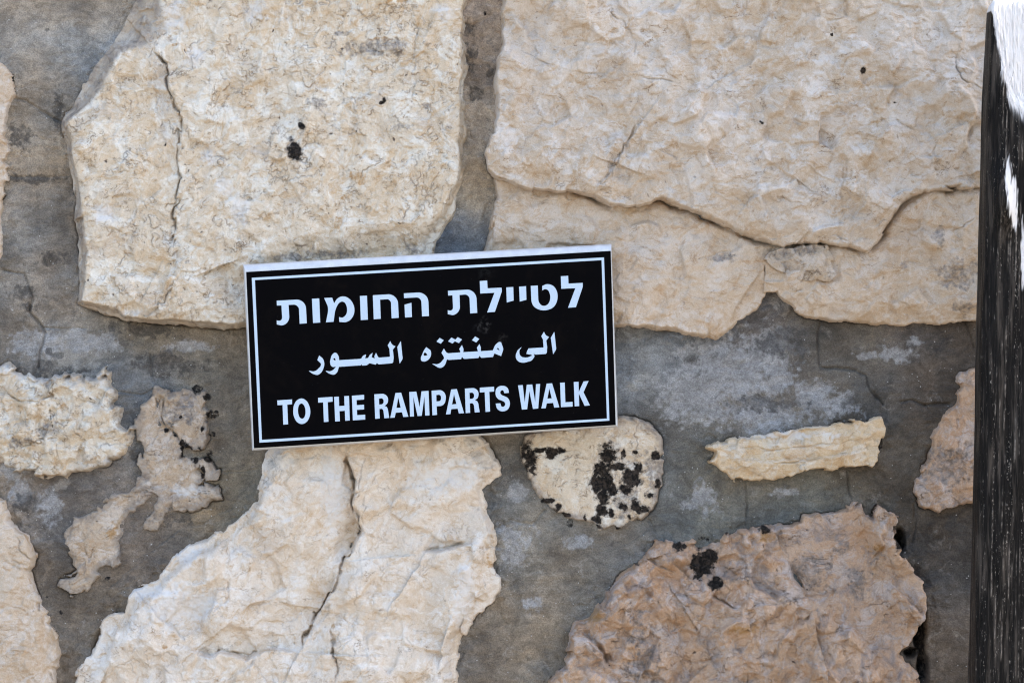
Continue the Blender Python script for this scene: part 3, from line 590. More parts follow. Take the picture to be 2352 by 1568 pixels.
# mortar: trowelled cement, hollow against some stone edges, cracked
mh = 0.0060 * G.n_big + 0.0024 * G.n_mid + 0.0005 * G.n_fine + 0.0030 * G.f_big + 0.0010 * G.f_small * smooth(0.0, 0.4, G.n_mask)
out_d = np.clip(-near, 0, None)
gap = smooth(0.0, 0.45, fbm(G.X, G.Z, 0.11, 3, 61))
mh -= 0.010 * np.exp(-(out_d / 0.0032) ** 2) * gap
mh += np.clip(0.50 * nearT, 0.002, 0.017) * np.exp(-(out_d / 0.015)) * (1 - gap) * np.clip(0.7 + 1.2 * G.n_mid, 0, 1.6)
mh += 0.0012 * fbm(G.X * 0.35, G.Z, 0.018, 3, 65) + 0.0016 * G.f_mid * smooth(-0.1, 0.3, G.n_mask)
MCR = [("@F 970,640 950,720 955,860 965,950 1100,965 1190,970 1270,1010 1290,1100 1380,1200", .005, .0018), ("@F 1500,1185 1570,1165 1650,1200 1750,1200 1820,1190", .005, .0018), ("@F 1660,1200 1690,1250", .003, .0016),
       ("@F 1920,660 1960,760 1970,830", .004, .0015), ("@I 470,230 480,350 470,540", .004, .0014), ("@I 1140,160 1150,280 1170,370", .004, .0014), ("@I 1580,390 1590,500 1570,640", .003, .0014),
       ("@D 30,315 150,335 190,420 215,490 200,590 250,640 290,690 300,730 270,850 250,960", .006, .0017), ("@D 310,690 420,700 560,700", .003, .0012), ("@D 990,860 1010,1050", .004, .0013),
       ("@A 80,650 180,660 280,740 400,800", .004, .0018), ("@A 80,1165 250,1170 460,1165", .003, .002), ("@H 1060,540 1150,490 1200,500 1290,520 1370,430", .003, .002), ("@H 2060,500 2110,590", .004, .002),
       ("@D 780,1110 860,1125 930,1140 1010,1100", .004, .0015), ("@G 1480,180 1700,160", .002, .0012)]
for line, dep, wd in MCR:
    L, _ = parse(line, 0.0)
    wl = G.window(L, 0.02)
    dd, _s = seg_dist(G.Xw[wl], G.Zw[wl], L, False)
    vw = np.clip(0.8 + 0.9 * G.n_mid[wl], 0.2, 1.6)
    mh[wl] -= dep * vw * np.exp(-(dd / (wd * (0.6 + 0.5 * vw))) ** 2)
# deep hollows beside the boulder at lower right
for cx, cz, rx, rz in blobs("@I 1480,630,40,75 1620,1240,40,120 1560,1370,45,30 1640,1480,34,120 250,905,30,30"):
    wl = G.window(np.array([[cx - 2 * rx, cz - 2 * rz], [cx + 2 * rx, cz + 2 * rz]]), 0.002)
    mh[wl] -= 0.035 * np.exp(-(((G.Xw[wl] - cx) / rx) ** 2 + ((G.Zw[wl] - cz) / rz) ** 2) ** 2)

# cement colour, measured here and there, with its own stains and some shade in the tones
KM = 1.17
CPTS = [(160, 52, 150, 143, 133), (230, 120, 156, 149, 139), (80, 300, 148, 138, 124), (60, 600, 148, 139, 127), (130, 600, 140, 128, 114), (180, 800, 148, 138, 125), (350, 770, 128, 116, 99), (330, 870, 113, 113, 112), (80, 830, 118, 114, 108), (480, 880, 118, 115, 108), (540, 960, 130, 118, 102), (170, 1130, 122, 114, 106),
        (300, 1230, 118, 106, 94), (150, 1400, 116, 106, 94), (250, 1440, 122, 108, 92), (540, 1130, 128, 116, 98), (1105, 40, 172, 159, 145), (1100, 140, 160, 147, 133), (1090, 250, 172, 160, 145), (1085, 430, 168, 158, 142), (1060, 555, 128, 133, 139),  # tall joint's points set lighter to make up for the shade in it
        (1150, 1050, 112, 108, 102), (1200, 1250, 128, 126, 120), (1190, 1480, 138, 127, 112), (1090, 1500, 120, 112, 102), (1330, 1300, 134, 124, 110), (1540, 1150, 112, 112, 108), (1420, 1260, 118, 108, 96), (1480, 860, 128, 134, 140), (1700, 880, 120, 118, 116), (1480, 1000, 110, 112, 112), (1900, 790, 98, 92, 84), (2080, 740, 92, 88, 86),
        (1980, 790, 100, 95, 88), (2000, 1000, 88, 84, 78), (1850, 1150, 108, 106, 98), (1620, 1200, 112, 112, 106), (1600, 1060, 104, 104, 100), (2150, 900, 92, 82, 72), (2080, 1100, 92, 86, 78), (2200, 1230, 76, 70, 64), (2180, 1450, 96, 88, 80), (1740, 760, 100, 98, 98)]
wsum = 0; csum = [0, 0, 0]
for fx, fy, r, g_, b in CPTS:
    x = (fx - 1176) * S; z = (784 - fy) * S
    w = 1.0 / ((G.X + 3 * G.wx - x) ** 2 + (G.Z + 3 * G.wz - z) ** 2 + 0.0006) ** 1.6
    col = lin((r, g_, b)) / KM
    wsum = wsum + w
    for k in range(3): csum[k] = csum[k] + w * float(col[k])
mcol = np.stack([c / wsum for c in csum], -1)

full = (slice(0, G.X.shape[0]), slice(0, G.X.shape[1]))
m_lime = patch_field(G, full, MPATCH['lime_and_skylight'], 0.8, 0.5); m_soot_shade = patch_field(G, full, MPATCH['soot_shade'], 0.8, 0.6); m_li = patch_field(G, full, MPATCH['lichen'], 0.6, 0.2)
keep = mh > top_h - 0.012
used, F = grid_faces(keep)
V = np.stack([G.X[used], -mh[used], G.Z[used]], 1)
nv = len(V)
# plainer cement beyond the picture, then the body of the wall behind
xs = np.arange(-2.6, 0.99, 0.03, dtype=np.float32); zs = np.arange(GZ, 1.66, 0.03, dtype=np.float32)
OX, OZ = np.meshgrid(xs, zs)
hole = (OX > G.xs[0] + 0.035) & (OX < G.xs[-1] - 0.035) & (OZ > G.zs[0] + 0.035) & (OZ < G.zs[-1] - 0.035)
u2, F2 = grid_faces(~hole)
under = (OX > G.xs[0] - 0.004) & (OX < G.xs[-1] + 0.004) & (OZ > G.zs[0] - 0.004) & (OZ < G.zs[-1] + 0.004)
OY = 0.002 - 0.006 * fbm(OX, OZ, 0.16, 3, 5) + 0.014 * under
V2 = np.stack([OX[u2], OY[u2], OZ[u2]], 1)
x0, x1, z0, z1, ya, yb = -2.6, float(xs[-1]), GZ, float(zs[-1]), 0.012, 0.55
V3 = np.array([[x0, ya, z0], [x1, ya, z0], [x1, yb, z0], [x0, yb, z0], [x0, ya, z1], [x1, ya, z1], [x1, yb, z1], [x0, yb, z1]], np.float32)
F3_ = np.array([[1, 2, 6, 5], [2, 3, 7, 6], [3, 0, 4, 7], [4, 5, 6, 7]])
Vall = np.concatenate([V, V2, V3]); Fall = np.concatenate([F, F2 + nv, F3_ + nv + len(V2)])
ncoarse = len(V2) + len(V3)
gc = lin((140, 131, 119)) / KM
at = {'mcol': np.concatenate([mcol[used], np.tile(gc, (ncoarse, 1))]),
      'lime_and_skylight': np.concatenate([m_lime[used], np.zeros(ncoarse)]), 'soot_shade': np.concatenate([m_soot_shade[used], np.zeros(ncoarse)]), 'lichen': np.concatenate([m_li[used], np.zeros(ncoarse)])}
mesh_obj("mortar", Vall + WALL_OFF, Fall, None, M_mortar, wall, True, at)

for i, st, sl, d, h, li, lines, smear_shade in built:
    keep = (d > -0.0045) & (h > mh[sl] - 0.010)
    used, F = grid_faces(keep)
    V = np.stack([G.X[sl][used], -h[used], G.Z[sl][used]], 1) + WALL_OFF
    at = {'lichen': li[used], 'line': lines[used], 'smear_shade': smear_shade[used]}
    for k in ('ochre', 'soot_shade', 'lime_and_skylight'):
        at[k] = patch_field(G, sl, PATCH[k], 0.75, 0.55)[used]
    o = mesh_obj("stone", V, F, None, st['mat'], wall, True, at)
    o["label"] = st['label']

# plainer stones of the same wall outside the picture
rr = np.random.RandomState(3)
mats = [M_cream, M_pale, M_tan, M_white, M_pink]
z = GZ + 0.02
fx0, fx1, fz0, fz1 = G.xs[0], G.xs[-1], G.zs[0], G.zs[-1]
while z < 1.6:
    hgt = rr.uniform(0.22, 0.36)
    x = -2.58 + rr.uniform(0, .05)
    while x < 0.93:
        wid = min(rr.uniform(0.25, 0.5), 0.965 - x)
        xa, xb, za, zb = x, x + wid - 0.035, z, min(z + hgt - 0.035, 1.63)
        x += wid
        inter = not (xb < fx0 + .01 or xa > fx1 - .01 or zb < fz0 + .01 or za > fz1 - .01)
        if inter:                                     # trim to the free side
            if za < fz0 - 0.10 and zb > fz0: zb = fz0 - 0.01
            elif zb > fz1 + 0.10 and za < fz1: za = fz1 + 0.01
            elif xa < fx0 - 0.10 and xb > fx0: xb = fx0 - 0.01
            elif xb > fx1 + 0.10 and xa < fx1: xa = fx1 + 0.01
            inter = not (xb < fx0 or xa > fx1 or zb < fz0 or za > fz1)
        if inter or xb - xa < 0.07 or zb - za < 0.06: continue
        j = lambda s=0.022: rr.uniform(-s, s)
        P = np.array([[xa + abs(j()), za + abs(j())], [(xa + xb) / 2 + j(), za + abs(j(.01))], [xb - abs(j()), za + abs(j())], [xb - abs(j(.01)), (za + zb) / 2 + j()],
                      [xb - abs(j(.03)), zb - abs(j(.03))], [(xa + xb) / 2 + j(), zb - abs(j(.01))], [xa + abs(j(.03)), zb - abs(j(.03))], [xa + abs(j(.01)), (za + zb) / 2 + j()]])
        g = Grid(xa - .012, xb + .012, za - .012, zb + .012, 0.006)
        d = poly_sdf(g.Xw, g.Zw, P)
        T = rr.uniform(.02, .05)
        face = T + .010 * g.f_big + .004 * g.f_mid + .002 * g.n_mid
        e = np.clip((d + .004) / .016, 0, 1)
        hh = -.016 + (face + .016) * np.sqrt(1 - (1 - e) ** 2)
        used, F = grid_faces(d > -.012)
        V = np.stack([g.X[used], -hh[used], g.Z[used]], 1) + WALL_OFF
        mesh_obj("stone", V, F, None, mats[rr.randint(5)], wall, True)
    z += hgt

# ------------------------------------------------------------------ the sign
YS = 0.082                                            # front of the sign, in front of the mortar
sign = empty("sign", (0, -YS, 0))
tag(sign, "black metal sign with white Hebrew, Arabic and English lettering hung tilted on the wall", "sign")

def curve_pts(P, SM):
    n = len(P); out = []
    tang = [None] * n
    for i in range(n):
        if not SM[i]: continue
        a, b, c = P[i - 1], P[i], P[(i + 1) % n]
        d1 = b - a; d2 = c - b; l1 = np.linalg.norm(d1) + 1e-9; l2 = np.linalg.norm(d2) + 1e-9
        pc, ncr = not SM[i - 1], not SM[(i + 1) % n]
        if pc and not ncr: tg = d1 / l1
        elif ncr and not pc: tg = d2 / l2
        else: tg = (d1 / l1 * l2 + d2 / l2 * l1) / (l1 + l2)
        tang[i] = tg / (np.linalg.norm(tg) + 1e-9)
    for i in range(n):
        j = (i + 1) % n
        if SM[i] and SM[j]:
            L = np.linalg.norm(P[j] - P[i]) * 1.05
            for k in range(6):
                t = k / 6.0; h00 = 2 * t**3 - 3 * t**2 + 1; h10 = t**3 - 2 * t**2 + t; h01 = -2 * t**3 + 3 * t**2; h11 = t**3 - t**2
                out.append(h00 * P[i] + h10 * L * tang[i] + h01 * P[j] + h11 * L * tang[j])
        else: out.append(P[i])
    return out

def flat_shapes(name, shapes, mat, parent, thick, lift):
    """filled outlines (holes are outlines inside others) -> one thin mesh lying on the sign face"""
    cu = bpy.data.curves.new(name, 'CURVE'); cu.dimensions = '2D'; cu.fill_mode = 'BOTH'; cu.extrude = thick / 2
    for s in shapes:
        P, SM = parse(s, YS)
        pts = curve_pts(P, SM)
        sp = cu.splines.new('POLY'); sp.points.add(len(pts) - 1); sp.use_cyclic_u = True
        for k, p in enumerate(pts): sp.points[k].co = (p[0], p[1], 0, 1)
    tmp = bpy.data.objects.new(name + "_outline", cu); COL.objects.link(tmp)
    dg = bpy.context.evaluated_depsgraph_get()
    me = bpy.data.meshes.new_from_object(tmp.evaluated_get(dg))
    bpy.data.objects.remove(tmp); bpy.data.curves.remove(cu)
    for v in me.vertices:
        x, y, zz = v.co; v.co = (x, -lift - zz, y)
    me.materials.clear(); me.materials.append(mat)
    o = bpy.data.objects.new(name, me); COL.objects.link(o); o.parent = parent
    return o

t = NT("brushed_aluminium")
t.b.inputs["Metallic"].default_value = 0.3; t.b.inputs["Roughness"].default_value = 0.42
c = t.mix(t.ramp(t.noise(60, 5, 0.65).outputs[0], 0.3, 0.7), (0.50, 0.505, 0.51), (0.60, 0.605, 0.61))
c = t.mix(t.ramp(t.noise(240, 4, 0.7).outputs[0], 0.62, 0.72, 0, 0.6), c, (0.25, 0.24, 0.22))
t.l(c, t.b.inputs["Base Color"]); t.l(t.bump(t.noise(500, 4, 0.6).outputs[0], 0.15, 0.0005), t.b.inputs["Normal"])
M_alu = t.m
t = NT("black_sign_face")
sm = t.noise(24, 5, 0.7, t.warp(12, 0.08)).outputs[0]
c = t.mix(t.ramp(sm, 0.45, 0.75), (0.0012, 0.0011, 0.0018), (0.0032, 0.0024, 0.0026))
dust = t.ramp(t.vor(260).outputs["Distance"], 0.03, 0.06, 1, 0)
dust = t.math('MULTIPLY', dust, t.ramp(t.noise(45, 2).outputs[0], 0.60, 0.64))
c = t.mix(t.math('MULTIPLY', dust, 0.6), c, (0.2, 0.2, 0.2))
def smudge(c, E, r, col, amt):
    P, _ = parse("@E " + E, YS)
    d = t.n("ShaderNodeVectorMath", operation='DISTANCE'); t.l(t.warp(60, 0.02), d.inputs[0]); d.inputs[1].default_value = (P[0, 0], 0, P[0, 1])
    f = t.math('MULTIPLY', t.ramp(d.outputs["Value"], r * 0.3, r, amt, 0), t.ramp(t.noise(160, 4, 0.7).outputs[0], 0.45, 0.6))
    return t.mix(f, c, col)
c = smudge(c, "1488,548", 0.012, (0.05, 0.047, 0.045), 0.5)
c = smudge(c, "1450,570", 0.010, (0.015, 0.015, 0.017), 0.5)
c = smudge(c, "1590,630", 0.010, (0.03, 0.027, 0.025), 0.4)
c = smudge(c, "1485,240", 0.016, (0.012, 0.012, 0.012), 0.5)
t.l(c, t.b.inputs["Base Color"]); t.b.inputs["Roughness"].default_value = 0.25; t.b.inputs["Specular IOR Level"].default_value = 0.025
M_black = t.m
t = NT("white_vinyl")
c = t.mix(t.ramp(t.noise(50, 4, 0.6).outputs[0], 0.3, 0.7), (0.44, 0.54, 0.645), (0.47, 0.57, 0.67))
t.l(c, t.b.inputs["Base Color"]); t.b.inputs["Roughness"].default_value = 0.5; t.b.inputs["Specular IOR Level"].default_value = 0.3
M_vinyl = t.m

outer, _ = parse("@E 102,197 2217,79 2255,1129 153,1265", YS)
inner, _ = parse("@E 120,240 2214,119 2243,1118 165,1251", YS)
rings = []
NR = 8; RD = 0.008
for k in range(NR + 1):
    a = math.pi / 2 * k / NR
    q = inner + (outer - inner) * math.sin(a)
    rings.append([(p[0], RD * (1 - math.cos(a)), p[1]) for p in q])
rings.append([(p[0], 0.022, p[1]) for p in outer])
# the folded top edge rolls over, the ends of the fold stay sharp: subdivide every side so it shades evenly
V = []; F = []
for r in rings: V += r
for k in range(len(rings) - 1):
    for j in range(4):
        b = (j + 1) % 4
        F.append((k * 4 + j, k * 4 + b, (k + 1) * 4 + b, (k + 1) * 4 + j))
F.append((len(V) - 4, len(V) - 3, len(V) - 2, len(V) - 1)); F.append((3, 2, 1, 0))
# separate sides so their shading does not run round the corners
V2 = []; F2 = []
for f in F:
    F2.append([len(V2) + q for q in range(4)]); V2 += [V[q] for q in f]
fr = mesh_obj("frame", np.array(V2), F2, None, M_alu, sign, False)
bm = bmesh.new(); bm.from_mesh(fr.data); bmesh.ops.recalc_face_normals(bm, faces=bm.faces); bm.to_mesh(fr.data); bm.free()
# face plate, a millimetre proud of the frame
pf = inner + (inner.mean(0) - inner) * 0.0015
fv = [(p[0], -0.0008, p[1]) for p in pf] + [(p[0], 0.0005, p[1]) for p in pf]
mesh_obj("face_plate", np.array(fv), [(0, 3, 2, 1), (0, 1, 5, 4), (1, 2, 6, 5), (2, 3, 7, 6), (3, 0, 4, 7)], None, M_black, sign, False)
flat_shapes("border_line", ["@E 154,274 2174,157 2205,1092 198,1218", "@E 172,287 2160,173 2191,1080 212,1202"], M_vinyl, sign, 0.0004, 0.0012)
HEB = ["@h1 100,368 ~560,342 ~700,385 ~775,480 ~790,560 808,898 640,910 ~625,570 ~590,500 ~500,460 380,466 ~395,740 ~360,860 ~290,925 ~200,945 104,926 100,830 ~150,838 ~205,820 ~228,760 212,478 106,482",
       "@h1 928,322 1100,313 1124,880 956,890",
       "@h1 1216,304 1405,296 1450,430 ~1500,350 ~1560,295 ~1670,266 ~1790,310 ~1890,430 ~1928,580 ~1890,740 ~1790,845 ~1660,872 1572,864 1566,752 ~1620,764 ~1700,730 ~1745,660 ~1755,570 ~1735,470 ~1690,405 ~1640,388 ~1580,410 ~1520,490 ~1480,590 ~1460,690 1438,862 1258,874 ~1295,690 ~1308,570 ~1290,470",
       "@h2 116,375 282,366 304,930 138,940",
       "@h2 420,357 ~780,335 ~890,362 ~970,430 ~1005,500 ~1014,570 1030,886 862,898 ~848,540 ~820,480 ~755,450 590,460 606,910 442,920",
       "@h2 1150,312 ~1480,293 ~1600,320 ~1685,390 ~1720,470 ~1728,540 1740,845 1578,854 ~1562,520 ~1535,450 ~1450,408 1155,424",
       "@h2 1165,578 1328,534 1340,868 1178,880",
       "@h3 246,370 ~700,344 ~810,375 ~885,450 ~915,530 ~920,580 935,888 770,902 ~755,560 ~725,495 ~640,458 518,468 ~527,740 ~495,850 ~430,915 ~340,938 244,920 240,826 ~290,834 ~345,815 ~365,760 352,476 250,482",
       "@h3 994,140 1168,128 1178,312 1508,296 ~1512,350 ~1508,400 1350,865 1168,878 1340,416 1006,434",
       "@h3 1617,290 1782,280 1792,600 1630,644", "@h3 1918,272 2082,262 2092,580 1934,624",
       "@h4 958,373 1124,363 ~1135,690 ~1160,770 ~1210,825 ~1270,842 ~1340,820 ~1395,750 ~1418,650 ~1400,540 ~1365,475 ~1310,450 ~1260,462 1230,482 1228,375 ~1290,345 ~1380,334 ~1480,370 ~1560,470 ~1590,620 ~1560,770 ~1480,880 ~1370,932 ~1240,945 ~1120,915 ~1020,840 ~980,750 ~970,650",
       "@h4 1665,146 1838,136 1846,318 2180,302 ~2180,370 ~2176,410 2020,873 1835,886 2008,426 1676,440"]
ARA = ["@a1 335,478 ~400,530 ~445,610 ~455,690 ~430,790 ~370,890 ~300,932 ~220,920 ~140,880 95,842 100,836 ~160,848 ~240,842 ~320,780 ~375,705 ~370,660 292,585",
       "@a1 ~712,412 ~770,455 ~800,540 806,588 1290,558 ~1320,548 ~1350,505 ~1380,475 1438,450 1416,545 ~1470,540 ~1500,510 ~1530,460 1590,412 1570,520 1640,548 ~1634,490 1670,416 ~1690,450 ~1712,500 ~1750,526 1985,510 2000,495 ~1985,320 1946,242 2006,138 ~2030,190 ~2080,240 2128,262 2066,340 ~2085,500 ~2080,580 ~2062,650 2045,660 ~1760,684 ~1720,676 1690,655 1664,694 1520,658 ~1470,695 ~1400,712 1338,714 1342,684 ~1310,708 ~1270,712 800,744 ~775,830 ~740,890 ~690,925 ~620,920 ~550,890 490,850 498,838 ~560,848 ~640,830 ~690,790 730,740 ~670,748 ~615,720 ~592,650 ~605,550 ~640,460",
       "@a1 660,565 ~690,540 ~715,560 724,594 ~690,590",
       "@a1 2250,145 2256,147 ~2288,470 ~2284,580 2232,662 2224,660 2172,278",
       "@a2 970,398 ~1050,455 ~1084,540 ~1050,660 ~980,720 ~910,738 ~855,715 ~845,650 ~880,560 ~920,470",
       "@a2 ~935,528 ~980,555 1003,585 ~960,600 ~912,590 ~910,560",
       "@a2 1286,182 1382,238 1312,320 1212,268", "@a2 1562,174 1655,222 1712,164 1812,220 1738,304 1642,262 1588,314 1485,264", "@a2 2120,148 2218,206 2146,290 2046,238",
       "@a2 1386,430 ~1420,490 ~1450,525 ~1500,542 1772,524 ~1768,490 1746,442 1810,350 ~1838,420 ~1845,480 1840,518 2184,498 ~2178,465 2160,412 2222,324 ~2248,390 ~2255,440 2252,494 @a3 655,592 ~690,510 ~750,430 ~820,396 848,402 ~880,490 ~898,570 ~890,610 848,728 694,664 658,748 ~400,768 ~370,755 344,718 314,772 @a2 ~1880,675 ~1840,660 1812,626 1788,682 ~1500,700 1458,688 ~1430,770 ~1380,850 ~1310,886 ~1220,860 1118,798 1120,788 ~1190,800 ~1270,785 ~1350,715 ~1388,655 ~1375,610 1328,532",
       "@a3 742,552 ~770,534 ~795,555 815,604",
       "@a3 1494,546 1848,524 ~1835,340 1794,260 1856,156 ~1885,210 ~1930,255 1976,280 1912,360 ~1930,500 ~1928,580 ~1910,665 1895,676 1664,692 1614,674 ~1632,715 ~1610,775 ~1570,825 ~1480,860 ~1360,882 ~1270,860 ~1210,800 ~1194,720 ~1215,640 ~1265,565 1326,516 1328,524 ~1290,580 ~1278,640 ~1295,705 ~1340,745 ~1410,760 ~1500,748 1566,720 ~1570,705 ~1520,690 1442,676 ~1460,610",
       "@a3 2096,162 2103,164 ~2136,480 ~2132,590 2076,680 2070,676 2018,296"]
ENG = ["@e1 112,298 460,274 462,386 348,398 368,858 256,866 238,403 120,410",
       "@e1 ~688,252 ~790,300 ~860,410 ~890,550 ~865,700 ~800,805 ~690,852 ~585,810 ~515,700 ~488,540 ~515,390 ~590,285", "@e1 ~685,370 ~735,405 ~768,480 ~778,560 ~765,660 ~735,712 ~692,728 ~645,700 ~612,630 ~600,540 ~610,450 ~640,390",
       "@e1 1072,236 1414,214 1416,326 1300,338 1318,798 1210,806 1192,344 1076,350",
       "@e1 1450,214 1562,208 1568,430 1696,424 1688,198 1800,192 1818,768 1712,776 1702,540 1576,550 1586,786 1476,792",
       "@e1 1868,188 2154,166 2156,276 1978,290 1982,410 2154,398 2156,508 1986,520 1992,644 2180,632 2182,746 1892,766",
       "@e2 160,272 ~340,260 ~430,290 ~480,360 ~482,430 ~450,505 400,545 ~440,560 ~470,600 ~485,660 512,826 398,834 ~380,690 ~360,630 ~330,612 280,616 290,838 182,848", "@e2 270,374 ~325,366 ~365,385 ~380,440 ~360,495 ~320,510 276,514",
       "@e2 658,242 792,232 962,798 842,804 812,692 664,704 640,818 536,826", "@e2 724,345 782,586 682,592",
       "@e2 982,218 1148,208 1226,575 1270,202 1436,190 1458,766 1358,772 1340,315 1276,776 1178,782 1078,330 1094,790 1002,796",
       "@e2 1508,188 ~1690,174 ~1780,205 ~1835,290 ~1838,400 ~1800,500 ~1720,545 1626,552 1636,754 1528,764", "@e2 1618,290 ~1670,282 ~1715,300 ~1732,360 ~1715,415 ~1680,435 1622,438",
       "@e2 1968,158 2102,148 2270,714 2150,722 2120,608 1970,620 1950,736 1846,744", "@e2 2035,265 2092,500 1988,510",
       "@e3 468,226 ~650,214 ~740,245 ~785,315 ~785,390 ~755,460 706,500 ~745,515 ~775,555 ~790,620 816,778 702,788 ~685,640 ~665,590 ~635,568 584,572 592,794 488,802", "@e3 576,326 ~630,320 ~668,340 ~684,395 ~666,450 ~630,465 582,468",
       "@e3 818,204 1154,182 1156,294 1042,302 1060,766 954,774 934,310 820,318",
       "@e3 ~1350,160 ~1440,185 ~1490,250 1504,326 1396,334 ~1380,285 ~1350,264 ~1315,280 ~1300,325 ~1325,370 ~1400,405 ~1480,450 ~1520,530 ~1522,620 ~1480,710 ~1410,752 ~1340,760 ~1260,730 ~1210,660 1192,576 1302,570 ~1320,630 ~1360,652 ~1400,635 ~1416,590 ~1400,545 ~1340,510 ~1250,470 ~1200,400 ~1188,310 ~1210,225 ~1270,175",
       "@e4 542,208 652,202 700,615 746,196 876,188 946,605 964,180 1062,176 1016,752 892,762 810,345 756,770 632,778",
       "@e4 1214,168 1342,160 1512,722 1394,732 1366,620 1216,632 1194,744 1090,750", "@e4 1278,282 1334,514 1232,520",
       "@e4 1530,148 1640,142 1654,606 1824,596 1826,706 1552,720",
       "@e4 1852,130 1964,124 1970,365 2082,116 2200,106 2082,370 2232,680 2106,690 1972,400 1980,694 1874,702"]
for shp, cuts, lb in ((HEB, (0, 7, 13), "white Hebrew word"), (ARA, (0, 4, 11, 13), "white Arabic word"), (ENG, (0, 3, 6, 19, 24), "white English word in capitals")):
    for a_, b_ in zip(cuts[:-1], cuts[1:]):
        o = flat_shapes("lettering", shp[a_:b_], M_vinyl, sign, 0.0004, 0.0012); o["label"] = lb

# ------------------------------------------------------------------ the timber post
YP = 0.30                                             # front of the post before the wall
kp = 1 - YP / CAM_D
def fpt(fx, fy): return ((fx - 1176) * S * kp, (784 - fy) * S * kp)
zt = fpt(0, -14)[1]
rows = np.concatenate([np.arange(GZ, -0.52, 0.05), np.arange(-0.52, zt - 0.02, 0.0022), np.linspace(zt - 0.02, zt, 14)]).astype(np.float32)
LW, LD, R = 0.150, 0.080, 0.016
sec = []
def addline(a, b, st_):
    n = max(1, int(np.hypot(b[0] - a[0], b[1] - a[1]) / st_))
    for k in range(n): sec.append((a[0] + (b[0] - a[0]) * k / n, a[1] + (b[1] - a[1]) * k / n))
def addarc(cx, cy, a0, a1, n):
    for k in range(n): a = a0 + (a1 - a0) * k / n; sec.append((cx + R * math.cos(a), cy + R * math.sin(a)))
addline((R, 0), (LW - R, 0), 0.0006)                  # front, left to right (y grows backwards)
addarc(LW - R, R, -math.pi / 2, 0, 30); addline((LW, R), (LW, LD - R), 0.01)
addarc(LW - R, LD - R, 0, math.pi / 2, 6); addline((LW - R, LD), (R, LD), 0.01)
addarc(R, LD - R, math.pi / 2, math.pi, 6); addline((0, LD - R), (0, R), 0.002); addarc(R, R, math.pi, 1.5 * math.pi, 30)
sec = np.array(sec, np.float32); ns = len(sec); nr = len(rows)
# measured left edge of the post
ey = np.array([-60, 30, 200, 500, 900, 1200, 1568, 4000]); ex = np.array([2270, 2266, 2257, 2249, 2239, 2232, 2226, 2170])
rz = 784 - rows / (S * kp)
left = (np.interp(rz, ey, ex) - 1176) * S * (1 - (YP - LD + R) / CAM_D)
PX = left[:, None] + sec[None, :, 0]; PY = -YP + np.repeat(sec[None, :, 1], nr, 0); PZ = np.repeat(rows[:, None], ns, 1)
cxs = left[:, None] + LW / 2; cys = -YP + LD / 2
nx = np.gradient(sec[:, 1]); ny = -np.gradient(sec[:, 0]); nl = np.hypot(nx, ny) + 1e-9; nx /= nl; ny /= nl
front = (sec[:, 1] < R + 0.001)[None, :] * 1.0
arc = np.cumsum(np.hypot(np.diff(sec[:, 0], append=sec[:1, 0]), np.diff(sec[:, 1], append=sec[:1, 1])))[None, :] + 0 * PZ
fib = 0.0009 * fbm(arc * 1.0, PZ * 0.03, 0.006, 4, 70, 0.65) + 0.0010 * fbm(arc, PZ * 0.06, 0.02, 3, 75) + 0.0022 * fbm(arc, PZ * 0.25, 0.05, 3, 77)
gro = np.clip(fbm(arc, PZ * 0.02, 0.010, 2, 81) - 0.25, 0, 1) * -0.006
disp = (fib + gro)
PX = PX + nx[None, :] * disp; PY = PY + ny[None, :] * disp
# raised fibres along the grain
prr = np.random.RandomState(11)
fibre_glint = np.zeros_like(PX)
for a0 in [0.003, 0.0085, 0.0145, 0.017, 0.0245, 0.029, 0.034, 0.0385, 0.043, 0.0475, 0.052, 0.058, 0.063, 0.071, 0.08, 0.09, 0.1, 0.112]:
    wob = 0.0012 * fbm(PZ * 1.0, 0 * PZ + a0 * 50, 0.12, 3, 200)
    on = smooth(0.0, 0.25, fbm(PZ, 0 * PZ + a0 * 90, 0.10, 3, 210 + a0 * 100)) * np.clip(0.55 + 1.0 * fbm(PZ, 0 * PZ + a0 * 70, 0.045, 3, 220) + 0.8 * fbm(PZ, 0 * PZ + a0 * 40, 0.005, 2, 230), 0.0, 1.3)
    r_ = np.exp(-((arc - a0 - R * 0 - wob) / prr.uniform(0.0006, 0.0010)) ** 2) * on
    fibre_glint = np.maximum(fibre_glint, r_)
PX = PX + nx[None, :] * fibre_glint * 0.0016; PY = PY + ny[None, :] * fibre_glint * 0.0016
# swelling knot, its right flank turned to the sun
for fx, fy, rx, rz_, hh in ((2303, 455, 20, 60, .017), (2318, 480, 12, 36, .007), (2345, 1060, 20, 120, .004), (2300, 1290, 14, 140, .002), (2290, 860, 14, 160, .002)):
    bx, bz = fpt(fx, fy)
    PY -= front * hh * np.exp(-((PX - bx) / (rx * S)) ** 2 - ((PZ - bz) / (rz_ * S)) ** 2)
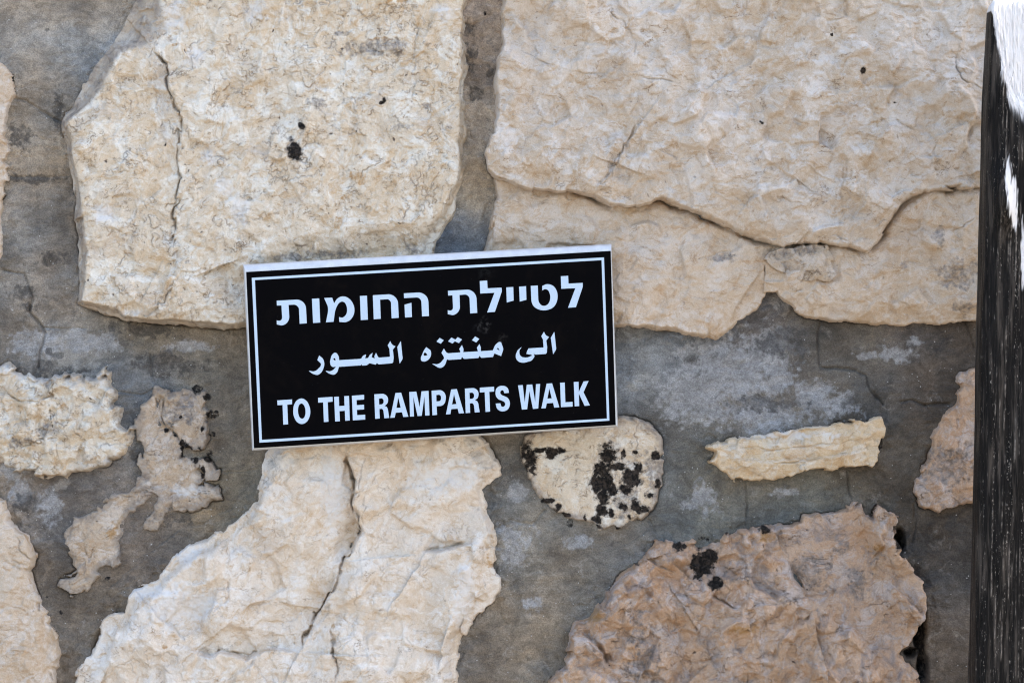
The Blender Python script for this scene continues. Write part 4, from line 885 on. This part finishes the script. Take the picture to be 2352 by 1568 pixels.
# worn, broken away upper right corner, sunlight on it painted as pale wood
n2 = Vector((0.80, -0.56, 0.17)).normalized()
ax, az = fpt(2270, 30)
rg = 0.0050 * fbm(arc, PZ * 0.22, 0.012, 4, 90, 0.6) + 0.004 * fbm(PX, PZ * 0.4, 0.05, 3, 93) + 0.0045 * fbm(arc, PZ * 0.05, 0.003, 3, 97)
dist = (PX - ax) * n2.x + (PY + YP) * n2.y + (PZ - az) * n2.z + rg
zlow = fpt(0, 255)[1]
cut = 0.042 * (1 - np.exp(-np.clip(dist, 0, 1) / 0.042)) * smooth(zlow - 0.02, zlow + 0.03, PZ + 1.5 * rg)
PX -= cut * n2.x; PY -= cut * n2.y
painted_sun = smooth(0.0, 0.004, cut)
for fx, fy, rx, rz_ in ((2314, 410, 7, 42), (2322, 455, 12, 40), (2330, 500, 6, 26), (2350, 590, 5, 60)):  # pale patches paint sun on the knot's lit flank
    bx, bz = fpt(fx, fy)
    painted_sun = np.maximum(painted_sun, front * smooth(1.2, 0.7, np.sqrt(((PX - bx) / (rx * S)) ** 2 + ((PZ - bz) / (rz_ * S)) ** 2) + 75 * rg + 0.75 * fbm(arc, PZ * 0.12, 0.002, 2, 99)))
PY += front * painted_sun * 0.0016 * fbm(PX + 0.25 * PZ, PZ * 0.3, 0.004, 3, 95)
# rounded top end
ti = np.clip((rows - (zt - 0.02)) / 0.02, 0, 1); ins = (0.02 * (1 - np.sqrt(np.clip(1 - ti ** 2, 0, 1))))[:, None]
PX += (cxs - PX) * ins / (LW / 2); PY += (cys - PY) * ins / (LD / 2)
V = np.stack([PX, PY, PZ], -1).reshape(-1, 3)
a = np.arange(nr - 1)[:, None] * ns + np.arange(ns)[None, :]; b = np.arange(nr - 1)[:, None] * ns + (np.arange(ns)[None, :] + 1) % ns
Fp = np.stack([a, b, b + ns, a + ns], -1).reshape(-1, 4)
V = np.concatenate([V, [[PX[-1].mean(), PY[-1].mean(), PZ[-1].mean()]]])
lastr = (nr - 1) * ns; Ft = np.stack([lastr + np.arange(ns), lastr + (np.arange(ns) + 1) % ns, np.full(ns, len(V) - 1)], 1)
t = NT("dark_weathered_timber")
pv = t.mapping((1, 1, 0.075))
f1 = t.noise(420, 6, 0.7, pv).outputs[0]; f2 = t.noise(120, 5, 0.65, pv).outputs[0]; blot = t.noise(30, 5, 0.65, t.mapping((1, 1, .4))).outputs[0]
c = t.mix(t.ramp(f1, 0.35, 0.68), (0.003, 0.0026, 0.0022), (0.013, 0.0105, 0.009))
c = t.mix(t.ramp(f2, 0.48, 0.68, 0, 0.8), c, (0.070, 0.057, 0.046))
bits = t.noise(300, 4, 0.7, t.mapping((1, 1, 0.25))).outputs[0]
c = t.mix(t.math('MULTIPLY', t.attr("fibre_glint"), t.ramp(bits, 0.36, 0.62)), c, (0.34, 0.29, 0.24))  # pale ridge colour paints sun glints along with the tan fibres
c = t.mix(t.ramp(t.math('ADD', f1, t.math('MULTIPLY', bits, 0.3)), 0.80, 0.86, 0, 0.8), c, (0.22, 0.19, 0.16))
gl = t.math('MULTIPLY', t.ramp(t.noise(520, 3, 0.7, t.mapping((1, 1, 0.32))).outputs[0], 0.60, 0.68), t.ramp(t.noise(110, 4, 0.65, t.mapping((1, 1, 0.03))).outputs[0], 0.48, 0.58))
c = t.mix(t.math('MULTIPLY', gl, 0.85), c, (0.30, 0.26, 0.215))  # glints painted as pale specks along the grain
c = t.mix(t.math('MULTIPLY', t.attr("painted_sun"), t.ramp(t.math('ADD', bits, t.math('MULTIPLY', blot, 0.4)), 0.48, 0.62, 0.55, 1.0)), c, (0.72, 0.69, 0.66))
t.l(c, t.b.inputs["Base Color"]); t.b.inputs["Specular IOR Level"].default_value = 0.09
t.l(t.ramp(blot, 0.3, 0.7, 0.36, 0.6), t.b.inputs["Roughness"])
fine = t.noise(260, 6, 0.7).outputs[0]
t.l(t.bump(t.math('ADD', f1, t.math('MULTIPLY', fine, 0.25)), 0.9, 0.0022), t.b.inputs["Normal"])
post = mesh_obj("timber_post", V, Fp, Ft, t.m, None, True, {'fibre_glint': np.append(fibre_glint.ravel(), 0), 'painted_sun': np.append(np.maximum(painted_sun, (ti[:, None] > 0.05) * np.ones_like(PX)).ravel(), 1)})
tag(post, "dark weathered timber post with sunlit top standing in front of the wall at right", "post")
